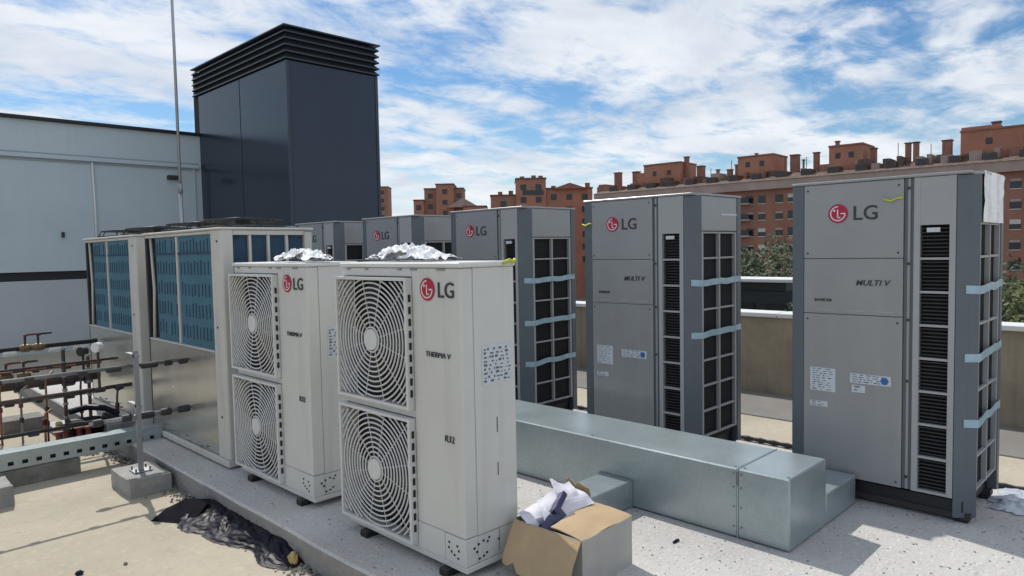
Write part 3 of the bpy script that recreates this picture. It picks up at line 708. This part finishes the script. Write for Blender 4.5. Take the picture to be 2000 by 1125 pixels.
    for x, z in ((.05, .10), (.075, .112), (.105, .12), (.14, .125), (.065, .08), (.13, .11), (.08, .045), (.105, .05), (.125, .06), (.20, .10)): dt.box(x-.005, x+.005, .0005, .004, B+z, B+z+.009)
    tag(dt.build('knockout_holes', 'black_plastic', u), kind='stuff')
    bx('seam_line', 'seam', u, .076, WD-.006, .0015, .004, B+.154, B+.1565); bx('seam_line', 'seam', u, .203, .2055, .0015, .004, B+.05, B+.153)
    bx('grip_slot', 'pipe_dark', u, .203, .207, .001, .004, B+.60, B+.67); bx('grip_slot', 'pipe_dark', u, .203, .207, .001, .004, B+.40, B+.46)
    for y, w in ((.86, .03), (.70, .025), (.42, .03), (.30, .05), (.10, .06)): bx('lid_clip', 'pipe_grey', u, -.004, .003, y, y+w, B+WH-.036, B+WH-.030)
    emblem(u, .226, B+1.258, .052, .003)
    text_mesh('letters', 'LG', 'ink', .098, on_front(.156, B+1.224, .004), u, bold=.0004)
    text_mesh('badge', 'THERMA V', 'ink', .034, on_front(.25, B+.952, .004), u, shear=.1, wid=1.08)
    text_mesh('badge', 'R32', 'ink', .042, on_front(.128, B+.578, .004), u, shear=.1)
    return u
def white_label(u):
    s = bx('data_label', 'sticker', u, .118, .300, -.0005, .004, .035+.825, .035+1.005)
    p = MB(); rn = random.Random(5)
    for k in range(9):
        x = .128
        while x < .285:
            l = rn.uniform(.006, .02); p.box(x, min(x+l, .296), -.0018, -.0007, .035+.838+k*.018, .035+.838+k*.018+rn.uniform(.004, .011)); x += l+rn.uniform(.006, .03)
    p.build('print', 'sticker_print', s)
wu = white_unit_proto(); wu['label'] = 'near white twin fan heat pump unit with yellow tie, beside the cardboard box'
white_label(wu)
wu2 = copy_tree(wu); wu2.location = (1.98, 3.585, 0); wu2['label'] = 'far white twin fan heat pump unit, between its twin and the cream chiller'
MB().tube([(.25, -.012, 1.405), (.285, -.016, 1.418), (.315, -.014, 1.41), (.33, -.008, 1.42)], .009, 6).build('cable_tie', 'tie_yellow', wu, smooth=True)

def crumpled(name, label, cat, loc, sx, sy, h, mat, seed, n=40, sharp=1.0, rz=0):
    vs = []; fs = []
    for i in range(n+1):
        for j in range(n+1):
            u_, v_ = 2*i/n-1, 2*j/n-1; r = math.hypot(u_, v_)
            edge = 1+.22*noise.noise((u_*2, v_*2, seed))+.10*noise.noise((u_*6, v_*6, seed))
            x, y = u_*sx*edge, v_*sy*edge
            dome = max(0, 1-max(abs(u_), abs(v_))**2.2)
            k = abs(noise.noise((u_*2.3, v_*2.3, seed+2)))*1.2+abs(noise.noise((u_*4.2, v_*5, seed+5)))*.6*sharp+abs(noise.noise((u_*9, v_*10, seed+9)))*.2*sharp
            z = h*(dome*(.25+k)) + .004
            vs.append((x, y, max(.003, z)))
    for i in range(n):
        for j in range(n): a = i*(n+1)+j; fs.append((a, a+n+1, a+n+2, a+1))
    mb = MB(); mb.add(vs, fs); o = mb.build(name, mat, smooth=True); o.location = loc; o.rotation_euler = (0, 0, rz)
    return tag(o, label, cat)
def wrap(label, loc, seed):
    w = empty('plastic_wrap', loc, label, 'plastic wrap'); rn = random.Random(seed)
    for k in range(5):
        n = 34; sx, sy = rn.uniform(.07, .11), rn.uniform(.11, .17); ox, oy = rn.uniform(-.03, .03), (k-2)*.075+rn.uniform(-.03, .03); a = rn.uniform(-.5, .5); vs = []; fs = []; q = seed*7+k*3.1
        hh = (.055, .085, .10, .09, .06)[k]
        for i in range(n+1):
            for j in range(n+1):
                u_, v_ = 2*i/n-1, 2*j/n-1; e = 1+.25*noise.noise((u_*1.5, v_*1.5, q))
                x, y = u_*sx*e, v_*sy*e; X, Y = x*cos(a)-y*sin(a)+ox, x*sin(a)+y*cos(a)+oy
                f1 = 1-abs(noise.noise((u_*1.1+v_*.8, v_*1.6-u_*.7, q+1)))*2.2; f2 = 1-abs(noise.noise((u_*2.6-v_*1.2, v_*2.4+u_, q+4)))*2; f3 = noise.noise((u_*7, v_*7, q+8))
                z = hh*(.35+.65*max(0, 1-.6*(u_*u_+v_*v_)))*max(.05, .35+.45*f1+.22*f2)+.004*f3
                vs.append((max(-.15, min(.155, X)), Y, max(.004+.002*k, z)))
        for i in range(n):
            for j in range(n): b = i*(n+1)+j; fs.append((b, b+n+1, b+n+2, b+1))
        m = MB(); m.add(vs, fs); m.build('sheet', 'film_white', w)
wrap('crumpled white plastic wrap on top of the near white unit', (2.14, 2.85, 1.416), 3)
wrap('crumpled white plastic wrap on top of the far white unit', (2.14, 3.88, 1.416), 8)
crumpled('plastic_sheet', 'pale plastic sheet lying on the slab at the right edge', 'plastic sheet', (4.72, .62, .001), .24, .20, .035, 'film_pale', 21, sharp=1.4)

# ================================================================== CREAM CHILLERS
CL, CDp, CH = 1.52, .68, 1.655
def chiller_proto():
    u = empty('chiller', (1.97, 4.70, 0), 'x', 'chiller', 'cream chillers with blue coils')
    bx('core', 'dark_void', u, .09, CDp-.06, .06, CL-.06, .07, CH-.05)
    c = .055
    MB().prism([(0, .165), (0, c*.25), (c*.25, 0), (.085, 0), (.085, .02), (.03, .165)], .062, CH-.018).build('corner_post', 'cream_paint', u, .003)
    bx('corner_post', 'dark_fin', u, .01, .05, CL-.03, CL, .062, CH-.03, .004)
    bx('lower_panel', 'cream_panel', u, .01, .034, CL-.069, CL-.031, .066, .79)
    bx('corner_post', 'cream_paint', u, CDp-.06, CDp, 0, .05, .062, CH-.03, .004)
    bx('corner_post', 'cream_paint', u, CDp-.06, CDp, CL-.05, CL, .062, CH-.03, .004)
    z0, z1 = .802, 1.612
    bx('lower_panel', 'cream_panel', u, .006, .03, .166, CL-.071, .066, z0-.012, .004)
    bx('coil_ledge', 'cream_paint', u, -.006, .06, .166, CL-.071, z0-.011, z0-.001, .002)
    bx('top_beam', 'cream_paint', u, .004, .07, .166, CL-.032, z1+.002, CH-.019, .003)
    # blue coil bays with a rail between them
    yb = [(.168, .815), (.850, 1.30)]
    for k, (a, b) in enumerate(yb):
        o = bx('coil_panel', 'coil_blue', u, .022, .05, a, b, z0, z1)
        s = MB()
        rows = 5
        for rI in range(rows):
            zc = z0+.05+rI*(z1-z0-.08)/(rows-.35)
            nn = int((b-a)/.062)
            for j in range(nn):
                y = a+.035+j*.062+random.uniform(-.003, .003); off = .006*(j % 2)+random.uniform(-.003, .003); ln = random.uniform(.085, .105)
                if random.random() < .93: s.box(.0195, .0225, y, y+random.uniform(.012, .022), zc+off, zc+off+ln)
        tag(s.build('coil_slots', 'coil_slot', o), kind='stuff')
        bx('coil_rail', 'coil_slot', o, .012, .0218, a, b, z1-.135, z1-.122)
    bx('divider_rail', 'cream_paint', u, .010, .05, .818, .847, z0, z1, .003)
    bx('dark_gap', 'dark_void', u, .04, .06, 1.303, CL-.031, z0, z1)
    MB().tube([(.025, 1.42, z1), (.022, 1.37, z0+.4), (.02, 1.41, z0)], .012, 8).build('bent_strip', 'cream_paint', u, smooth=True)
    # short side: four dark coil windows between rails, panel below
    xs = [.085, .21, .345, .485, .622]
    bx('side_beam', 'cream_paint', u, .086, CDp-.061, .004, .05, 1.602, CH-.019, .004)
    for a, b in zip(xs[:-1], xs[1:]):
        bx('coil_window', 'coil_slot', u, a+.010, b-.010, .030, .045, z0, 1.601)
    for x in xs[1:-1]: bx('window_rail', 'cream_paint', u, x-.0095, x+.0095, .006, .05, z0, 1.601, .003)
    bx('side_panel', 'cream_panel', u, .086, CDp-.061, .006, .03, .066, z0-.002, .004)
    bx('side_panel', 'cream_panel', u, .06, CDp-.061, CL-.03, CL-.006, .066, CH-.03)
    bx('back_panel', 'cream_panel', u, CDp-.03, CDp-.006, .051, CL-.051, .066, CH-.03)
    bx('base_rail', 'cream_paint', u, -.012, CDp+.012, -.012, CL+.012, .014, .060, .005)
    bx('base_gap', 'black_plastic', u, .03, CDp-.03, .04, CL-.04, 0, .013)
    bx('top_deck', 'cream_paint', u, -.010, CDp+.010, -.010, CL+.010, CH-.017, CH, .005)
    for y in (.40, 1.12):
        g = MB(); n = 40; R = .30
        vs = []
        for rr, z in ((R+.015, CH+.001), (R+.015, CH+.018), (R, CH+.02), (R, CH+.001)): vs += [(CDp/2+rr*cos(2*pi*i/n), y+rr*sin(2*pi*i/n), z) for i in range(n)]
        fs = [(k*n+i, k*n+(i+1) % n, ((k+1) % 4)*n+(i+1) % n, ((k+1) % 4)*n+i) for k in range(4) for i in range(n)]
        g.add(vs, fs); G = g.build('fan_shroud', 'black_plastic', u)
        w = MB()
        for r in (.06, .11, .16, .21, .25, .28): w.tube([(CDp/2+r*cos(2*pi*i/28), y+r*sin(2*pi*i/28), CH+.088-.09*r) for i in range(28)], .005, 5, closed=True)
        for k in range(8): a = k*pi/4; w.tube([(CDp/2+.04*cos(a), y+.04*sin(a), CH+.085), (CDp/2+(R-.015)*cos(a), y+(R-.015)*sin(a), CH+.060), (CDp/2+(R+.005)*cos(a), y+(R+.005)*sin(a), CH+.018)], .006, 5)
        w.build('fan_guard', 'black_plastic', G)
        MB().tube([(CDp/2, y, CH+.003), (CDp/2, y, CH+.083)], .055, 14).build('fan_motor', 'black_plastic', G)
    bl = MB()
    for x, y, z in ((-.002, .06, 1.56), (-.002, .10, .97), (-.002, .09, .35)): bl.box(x-.001, x+.004, y-.008, y+.008, z-.008, z+.008)
    for x, z in ((.12, 1.585), (.5, 1.585)): bl.box(x-.008, x+.008, .001, .006, z-.008, z+.008)
    bl.build('bolt_heads', 'black_plastic', u)
    return u
ch1 = chiller_proto(); ch1['label'] = 'near cream chiller with blue coil panels beside the white units'
ch2 = copy_tree(ch1); ch2.location = (1.97, 6.44, 0); ch2['label'] = 'far cream chiller with blue coils behind the valves and gauges'
# debris marks hanging on chiller lower panels
for u, seed in ((ch1, 1), (ch2, 2)):
    rn = random.Random(seed); d = MB()
    for k in range(16):
        y = rn.uniform(.25, 1.3); z = .068+abs(rn.gauss(0, .02)); s = rn.uniform(.003, .009); d.box(-.004, .0055, y-s, y+s, z, z+s*1.3)
    tag(d.build('dirt_crust', 'concrete_dark', u), kind='stuff')

# ================================================================== LIGHTNING MAST
ms = empty('lightning_mast', (4.04, 11.0, FZ), 'thin galvanised lightning mast rising in front of the grey wall', 'mast')
MB().tube([(0, 0, 0), (0, 0, 2.6)], .028, 12).build('lower_pole', 'rod_metal', ms, smooth=True)
MB().tube([(0, 0, 2.6), (0, 0, 7.5)], .021, 12).build('upper_pole', 'rod_metal', ms, smooth=True)
MB().tube([(0, 0, 2.56), (0, 0, 2.7)], .034, 12).build('joint_sleeve', 'pipe_grey', ms, smooth=True)
for k in range(3):
    a = k*2*pi/3+.4; MB().tube([(0, 0, 1.1), (.55*cos(a), .55*sin(a), .03)], .014, 8).build('tripod_leg', 'rod_metal', ms)
    bx('weight', 'concrete', ms, .55*cos(a)-.1, .55*cos(a)+.1, .55*sin(a)-.1, .55*sin(a)+.1, 0, .07, .006)

# ================================================================== PIPEWORK ON THE LEFT
def rough_block(name, label, x0, x1, y0, y1, h, mat, seed, rz=0, z=FZ):
    mb = MB().box(x0, x1, y0, y1, 0, h)
    me = mesh_from(name, mb.v, mb.f, None, mat); bm = bmesh.new(); bm.from_mesh(me)
    bmesh.ops.subdivide_edges(bm, edges=bm.edges[:], cuts=9, use_grid_fill=True)
    for v in bm.verts:
        n = noise.noise_vector(v.co*9+Vector((seed, 0, 0)))*.007+noise.noise_vector(v.co*30+Vector((seed, 3, 0)))*.003; n.z *= .6
        if v.co.z > .002: v.co += n
    bm.to_mesh(me); bm.free(); o = link(name, me); o.location = (0, 0, z); return tag(o, label, 'block')
# plinth with a strut that carries the pipes
def plinth():
    rough_block('concrete_plinth', 'square grey concrete plinth with an upright strut on the beige roof', 1.44, 1.70, 5.03, 5.44, .12, 'concrete', 3)
    s = empty('pipe_support', (1.575, 5.24, FZ+.122), 'galvanised upright strut standing on the square concrete plinth', 'pipe support')
    bx('foot_plate', 'rod_metal', s, -.06, .06, -.06, .06, 0, .008, .002)
    MB().box(-.015, -.012, -.015, .015, .008, .84).box(-.0118, .015, -.015, -.012, .008, .84).box(-.0118, .015, .012, .015, .008, .84).build('upright', 'rod_metal', s)
    bx('cross_arm', 'rod_metal', s, -.015, .015, -.04, .17, .795, .815)
    bx('cross_arm', 'rod_metal', s, -.015, .015, -.04, .17, .445, .465)
    for x, y in ((-.045, -.045), (.045, -.045), (-.045, .045), (.045, .045)): MB().tube([(x, y, .008), (x, y, .03)], .007, 6).build('bolt', 'pipe_grey', s)
plinth()
rough_block('concrete_block', 'long dark concrete block under the galvanised cable tray', .62, 1.37, 5.93, 6.12, .12, 'concrete_dark', 8)
rough_block('concrete_block', 'pale topped concrete block cut by the left edge of picture', .45, .885, 5.50, 5.80, .13, 'concrete', 12)
rough_block('concrete_block', 'dark weathered concrete block lying behind the cable tray', 1.20, 1.53, 7.78, 8.05, .12, 'concrete_dark', 15)
# perforated cable tray
tr = empty('cable_tray', (0, 5.95, -.02), 'bright galvanised perforated cable tray running to the near chiller', 'cable tray')
bx('tray_lid', 'galvanised', tr, -1.5, 1.93, -.005, .145, .118, .122)
bx('tray_floor', 'galvanised', tr, -1.5, 1.93, .002, .138, .0, .004)
sd = MB(); x = -1.5
while x < 1.9:
    sd.box(x, x+.05, -.002, .001, .005, .117); sd.box(x+.0502, x+.0848, -.0015, .0005, .005, .030); sd.box(x+.0502, x+.0848, -.0015, .0005, .058, .117); x += .085
sd.build('tray_side', 'galvanised', tr)
bx('tray_side', 'galvanised', tr, -1.5, 1.93, .139, .142, .005, .117); bx('cable_bundle', 'black_plastic', tr, -1.5, 1.9, .03, .12, .006, .08)
def pipe(name, label, pts, r, mat, couplings=(), cmat='pipe_dark', cr_=1.6):
    p = empty(name, pts[0], label, 'pipe'); o = Vector(pts[0])
    MB().tube([Vector(q)-o for q in pts], r, 12).build('pipe_run', mat, p, smooth=True)
    for x, ln in couplings:
        q = Vector((x, pts[0][1], pts[0][2]))-o; MB().tube([q, q+Vector((ln*.15, 0, 0)), q+Vector((ln*.85, 0, 0)), q+Vector((ln, 0, 0))], [r*cr_*.9, r*cr_, r*cr_, r*cr_*.9], 12).build('coupling', cmat, p, smooth=False)
    return p
pipe('water_pipe', 'upper thin pipe with couplings entering the near chiller', [(-1.2, 5.35, .69), (1.97, 5.35, .70)], .013, 'pipe_grey', [(x, l) for x, l in ((.2, .06), (.75, .08), (.95, .05), (1.25, .05), (1.42, .09), (1.64, .11), (1.80, .05), (1.90, .06))])
pipe('water_pipe', 'lower thin pipe with dark couplings entering the near chiller', [(1.30, 5.35, .335), (1.97, 5.35, .34)], .014, 'pipe_grey', [(x, l) for x, l in ((1.32, .06), (1.50, .06), (1.60, .11), (1.76, .07), (1.88, .08))], cr_=1.9)
pipe('water_pipe', 'highest pipe on the left with valves, entering the far chiller', [(-1.2, 7.6, .62), (1.95, 7.6, .665)], .022, 'pipe_dark', [(x, l) for x, l in ((1.2, .10), (1.55, .10), (1.75, .12), (1.05, .04))], 'gauge_white', 1.2)
pipe('water_pipe', 'thick dark insulated pipe running left of the far chiller', [(-1.2, 7.5, .33), (1.55, 7.5, .345), (1.93, 7.5, .35)], .045, 'rust_pipe', [(x, l) for x, l in ((1.05, .05), (1.25, .04), (1.44, .05), (1.62, .10), (1.80, .06))], 'pipe_dark', 1.25)
def valve(label, x, y, z, mat, stem=.11):
    v = empty('ball_valve', (x, y, z), label, 'valve')
    MB().tube([(-.05, 0, 0), (-.02, 0, 0), (.02, 0, 0), (.05, 0, 0)], [.026, .036, .036, .026], 12).build('valve_body', 'brass', v)
    MB().tube([(0, 0, .02), (0, 0, stem)], .010, 8).build('stem', 'pipe_dark', v)
    MB().tube([(-.01, 0, stem), (.03, 0, stem+.012), (.11, 0, stem+.012)], [.014, .011, .009], 6).build('lever', mat, v)
    return v
for lb, x, y, z, m in (('red handled valve on the highest left pipe', 1.37, 7.6, .655, 'valve_red'), ('black handled valve right of the red one on the highest pipe', 1.47, 7.6, .655, 'pipe_dark'),
                       ('small red valve on the thick insulated pipe near the left edge', 1.20, 7.5, .42, 'valve_red'), ('black valve on the thick insulated pipe', 1.33, 7.5, .42, 'pipe_dark')): valve(lb, x, y, z, m)
def gauge(label, x, y, z, mat, drop, r=.042):
    g = empty('pressure_gauge', (x, y, z-drop), label, 'gauge')
    MB().tube([(0, 0, 0), (0, 0, drop-r*.8)], .011, 8).build('stem', 'rust_pipe', g)
    MB().tube([(.02, .012, drop), (-.025, -.02, drop)], r, 20).build('case', mat, g)
    MB().tube([(-.0255, -.0205, drop), (-.030, -.024, drop)], r*.82, 20).build('dial', 'gauge_white' if mat != 'pipe_dark' else 'dark_glass', g)
gauge('round black gauge on a stem left of the far chiller', 1.80, 7.5, .585, 'pipe_dark', .18, .045)
gauge('round white gauge on a brown stem before the far chiller', 1.70, 6.62, .71, 'gauge_white', .36, .042)
for lb, y, z, r, mt in (('thin copper pipe just above the thick insulated pipe', 7.42, .46, .010, 'copper'), ('thin grey pipe below the thick insulated pipe', 7.35, .20, .014, 'pipe_grey'),
                        ('thin dark pipe low in front of the valve cluster', 6.45, .10, .013, 'pipe_dark'), ('thin rusty pipe halfway between the two thin chiller pipes', 6.9, .55, .010, 'rust_pipe')):
    pipe('water_pipe', lb, [(-1.2, y, z), (1.93, y, z+.015)], r, mt, [(.9, .05), (1.15, .07), (1.38, .05), (1.6, .08)], 'pipe_dark', 1.4)
pipe('drain_pipe', 'thin brown pipe at mid height below the white gauge', [(1.0, 6.62, .35), (1.95, 6.62, .36)], .016, 'rust_pipe', [(1.66, .08), (1.82, .06)])
for lb, x, y, h in (('slender pipe post beside the red valve cluster', 1.53, 7.0, .84), ('slender rusty pipe post under the black gauge', 1.79, 7.30, .72), ('short rusty post at the left edge of picture', 1.02, 6.9, .38)):
    p = empty('pipe_post', (x, y, FZ), lb, 'post'); MB().tube([(0, 0, 0), (0, 0, h)], .015, 8).build('post', 'rust_pipe', p); bx('foot_plate', 'pipe_dark', p, -.06, .06, -.06, .06, 0, .012)
    for k in range(int(h/.12)): MB().tube([(0, 0, .1+k*.12), (0, 0, .12+k*.12)], .021, 8).build('ring', 'pipe_grey', p)
_q = random.Random(12)
for k, (x, y, h, mt, lb) in enumerate(((1.12, 7.35, .55, 'copper', 'thin copper riser near the left edge of picture'), (1.26, 7.3, .50, 'pipe_grey', 'thin grey riser right of the copper one'), (1.42, 7.15, .62, 'copper', 'copper riser left of the slender post'), (1.66, 7.05, .58, 'rust_pipe', 'rusty riser between the post and the gauges'), (1.34, 6.85, .34, 'copper', 'short copper riser behind the cable tray'), (1.85, 6.7, .48, 'rust_pipe', 'rusty riser touching the far chiller'))):
    p = empty('riser_pipe', (x, y, FZ), lb, 'pipe'); MB().tube([(0, 0, 0), (0, 0, h*.8), (.01, .01, h*.93), (.06, .02, h)], .009, 8).build('pipe_run', mt, p, smooth=True)
    for j in range(2): z = _q.uniform(.15, h*.8); MB().tube([(0, 0, z), (0, 0, z+.04)], .017, 8).build('coupling', 'pipe_dark' if j else 'valve_red', p)
# valve manifold on the floor left of the far chiller
mf = empty('valve_manifold', (1.62, 6.75, FZ), 'dark cluster of pump, red valves and flanges on the floor by the far chiller', 'pump')
MB().tube([(-.14, 0, .17), (-.12, 0, .17), (.10, 0, .17), (.12, 0, .17)], [.06, .085, .085, .06], 16).build('motor', 'film_black', mf)
MB().tube([(.12, 0, .17), (.14, 0, .17), (.15, 0, .17), (.24, 0, .17)], [.03, .10, .10, .05], 16).build('volute', 'pipe_dark', mf)
bx('bed_plate', 'rust_pipe', mf, -.22, .28, -.12, .12, 0, .035, .005)
for x, y in ((-.17, -.09), (-.08, -.10), (-.24, -.16), (-.02, -.13)):
    MB().tube([(x, y, .03), (x, y, .19)], .022, 10).build('riser', 'valve_red', mf); MB().tube([(x, y, .19), (x, y, .20)], .042, 12).build('flange', 'valve_red', mf)
    MB().tube([(x-.045, y, .235), (x+.045, y, .235)], .010, 6).build('handle', 'pipe_dark', mf)
bx('control_box', 'pipe_grey', mf, .10, .30, -.22, -.13, .06, .20, .006)
MB().tube([(-.36, -.2, .02), (-.15, -.2, .02), (.1, -.22, .03), (.3, -.2, .05)], .02, 8).build('hose', 'rust_pipe', mf)
MB().tube([(-.10, .1, .30), (.02, .04, .33), (.14, -.02, .31), (.22, -.1, .26)], .026, 8).build('insulated_bend', 'film_black', mf)
tag(bx('metal_offcut', 'pipe_grey', None, 1.52, 1.70, 7.2, 7.75, FZ, FZ+.06, .004), 'flat grey metal offcut lying before the far chiller', 'offcut')
pipe('rubber_hose', 'thin dark hose lying on the beige floor at the left edge', [(.4, 7.2, FZ+.012), (.9, 7.05, FZ+.012), (1.25, 7.1, FZ+.012), (1.5, 6.9, FZ+.02)], .014, 'pipe_dark')
tag(bx('yellow_fitting', 'yellowish', None, 1.50, 1.55, 7.22, 7.28, FZ, FZ+.15, .01), 'small yellow fitting standing beside the valve cluster', 'fitting')
tag(MB().tube([(.93, 6.78, FZ), (.93, 6.78, FZ+.12), (.93, 6.78, FZ+.17)], [.09, .085, .03], 14).build('black_bucket', 'film_black'), 'dark bundle of hose standing at the left edge', 'bundle')

# flexible conduit along the rear edge of the slab
cv = MB(); pts = []
for i in range(240):
    y = -1.5+i*.05; pts.append((4.90+.018*noise.noise((0, y*1.3, 4)), y, .020+.006*noise.noise((1, y*2, 3))))
cv.tube(pts, [.014 if i % 2 else .020 for i in range(240)], 8); tag(cv.build('corrugated_conduit', 'black_plastic'), 'black corrugated conduit lying along the rear slab edge', 'conduit')

# ================================================================== CARDBOARD BOX
cb = empty('cardboard_box', (2.25, 1.84, 0), 'open torn cardboard box stuffed with papers beside the near white unit', 'box', rz=radians(1.5))
bw, bd, bh = .375, .40, .225; t = .005
bx('side', 'cardboard_white', cb, 0, bw, 0, t, 0, bh); bx('side', 'cardboard_white', cb, 0, bw, bd-t, bd, 0, bh)
bx('side', 'cardboard_white', cb, 0, t, t+.0005, bd-t-.0005, 0, bh); bx('side', 'cardboard_white', cb, bw-t, bw, t+.0005, bd-t-.0005, 0, bh); bx('bottom', 'cardboard', cb, t, bw-t, t, bd-t, .002, .007)
def flap(name, quad, thick, seed, nx=12, ny=10, tear=.02, bend=.01):
    a, b, c, d = [Vector(q) for q in quad]; nrm = (b-a).cross(d-a).normalized(); vs = []; fs = []
    for i in range(nx+1):
        for j in range(ny+1):
            s, q = i/nx, j/ny; e = q*(1+tear*3*noise.noise((s*4, seed, 0))*(q > .85))
            p = (a*(1-s)+b*s)*(1-e)+(d*(1-s)+c*s)*e
            p += nrm*(bend*sin(q*pi)+.006*noise.noise((s*3, q*3, seed)))
            if j == ny: p += (d-a).normalized()*tear*noise.noise((s*9, seed, 3))
            vs.append(p)
    M_ = len(vs); vs += [p-nrm*thick for p in vs]
    for i in range(nx):
        for j in range(ny): q = i*(ny+1)+j; fs += [(q, q+ny+1, q+ny+2, q+1), (M_+q+1, M_+q+ny+2, M_+q+ny+1, M_+q)]
    for i in range(nx):
        q = i*(ny+1); fs += [(q, M_+q, M_+q+ny+1, q+ny+1)]; q = i*(ny+1)+ny; fs += [(q, q+ny+1, M_+q+ny+1, M_+q)]
    for j in range(ny):
        q = j; fs += [(q, q+1, M_+q+1, M_+q)]; q = nx*(ny+1)+j; fs += [(q, M_+q, M_+q+1, q+1)]
    mb = MB(); mb.add(vs, fs); return mb.build(name, 'cardboard', cb)
flap('flap', [(0, .003, bh+.002), (bw+.005, .003, bh+.002), (bw+.01, .235, bh+.010), (.03, .20, bh+.004)], .005, 4, tear=.012, bend=.006)
flap('flap', [(-.004, .005, bh), (-.004, .385, bh), (-.12, .36, bh-.155), (-.135, -.02, bh-.195)], .005, 9, tear=.04, bend=.012)
flap('flap', [(bw+.003, .24, bh), (bw+.003, .40, bh), (bw+.02, .40, bh+.09), (bw+.02, .26, bh+.07)], .005, 14, tear=.03, bend=.01)
def paper(quad, mat, seed):
    o = flap('paper', quad, .001, seed, 9, 9, .02, .02); o.data.materials.clear(); o.data.materials.append(MATS[mat]); return o
paper([(.04, .24, bh-.02), (.30, .22, bh+.0), (.34, .34, bh+.10), (.12, .36, bh+.06)], 'paper', 31)
paper([(.16, .25, bh+.0), (.36, .20, bh+.02), (.37, .34, bh+.06), (.24, .38, bh+.13)], 'paper', 35)
paper([(.03, .23, bh-.03), (.17, .22, bh+.01), (.17, .30, bh+.03), (.05, .33, bh+.01)], 'paper_blue', 41)
paper([(.0, .28, bh-.03), (.10, .26, bh+.03), (.14, .38, bh+.04), (.02, .39, bh+.02)], 'paper', 47)
paper([(.13, .24, bh+.02), (.24, .27, bh+.075), (.22, .30, bh+.085), (.11, .28, bh+.03)], 'paper_blue', 52)

# ================================================================== BLACK FILM PILE AND SCRAPS ALONG THE SLAB EDGE
def pile():
    nx, ny = 110, 40; vs = []; fs = []
    for i in range(nx+1):
        s = i/nx; y = 4.58-1.30*s
        for j in range(ny+1):
            q = j/ny; wdt = (.36-.24*s)*(.8+.5*noise.noise((s*5, 1, 3)))+.03; x = 1.765-q*wdt
            prof = (1-q)**.9*(.13+.02*noise.noise((s*7, 0, 1))); env = min(1, s*7+.02)*min(1, (1-s)*6+.02)
            k = abs(noise.noise((s*9, q*2.4, 2)))*.085+abs(noise.noise((s*24, q*6, 7)))*.055+abs(noise.noise((s*55, q*13, 4)))*.022
            z = max(0, prof*.8+k*(1.05-q)-.006)*env
            z = z if z < .11 else .11+(z-.11)*.25
            vs.append((x+.012*noise.noise((s*30, q*12, 8)), y+.02*noise.noise((s*18, q*8, 11)), FZ+.002+z*.6))
    for i in range(nx):
        for j in range(ny): a = i*(ny+1)+j; fs.append((a, a+1, a+ny+2, a+ny+1))
    mb = MB(); mb.add(vs, fs); o = mb.build('plastic_film_heap', 'film_black', smooth=True); return tag(o, 'heap of crumpled black plastic film lying against the slab edge', 'plastic heap')
pile()
# a stiff pointed flap at the heap's left end
fp_ = MB(); vs = [(1.40, 4.52, FZ+.004), (1.55, 4.28, FZ+.006), (1.70, 4.35, FZ+.10), (1.62, 4.55, FZ+.075), (1.52, 4.62, FZ+.02)]
fp_.add(vs+[(x, y, z-.003) for x, y, z in vs], [(0, 1, 2, 3, 4), (9, 8, 7, 6, 5)]+[(i, (i+1) % 5, (i+1) % 5+5, i+5) for i in range(5)])
tag(fp_.build('film_offcut', 'film_matt'), 'pointed stiff black film flap at the left end of the heap', 'film')
def lump(name, label, cat, loc, s, mat, seed):
    bm = bmesh.new(); bmesh.ops.create_icosphere(bm, subdivisions=3, radius=1)
    for v in bm.verts:
        k = 1+.28*noise.noise(v.co*1.7+Vector((seed, 0, 0)))+.1*noise.noise(v.co*5+Vector((0, seed, 0))); v.co = Vector((v.co.x*s[0]*k, v.co.y*s[1]*k, max(-.85, v.co.z*k)*s[2]))
    me = bpy.data.meshes.new(name); bm.to_mesh(me); bm.free(); me.materials.append(MATS[mat]); o = link(name, me); o.location = loc; return tag(o, label, cat)
lump('yellow_scrap', 'yellowish foam scrap against the slab edge at the right end of black heap', 'scrap', (1.705, 3.33, FZ+.026), (.026, .03, .036), 'yellowish', 3)
lump('stone', 'small dark stone on the beige floor at the bottom left', 'stone', (.90, 4.03, FZ+.010), (.018, .016, .013), 'film_black', 8)
lump('stone', 'tiny brown stone right of the dark stone on beige floor', 'stone', (1.10, 3.98, FZ+.006), (.010, .009, .008), 'concrete_dark', 5)
lump('stone', 'flat dark chip on the white slab right of the cardboard box', 'stone', (2.97, 1.83, .005), (.03, .008, .006), 'film_black', 6)
SC.render.engine = 'CYCLES'
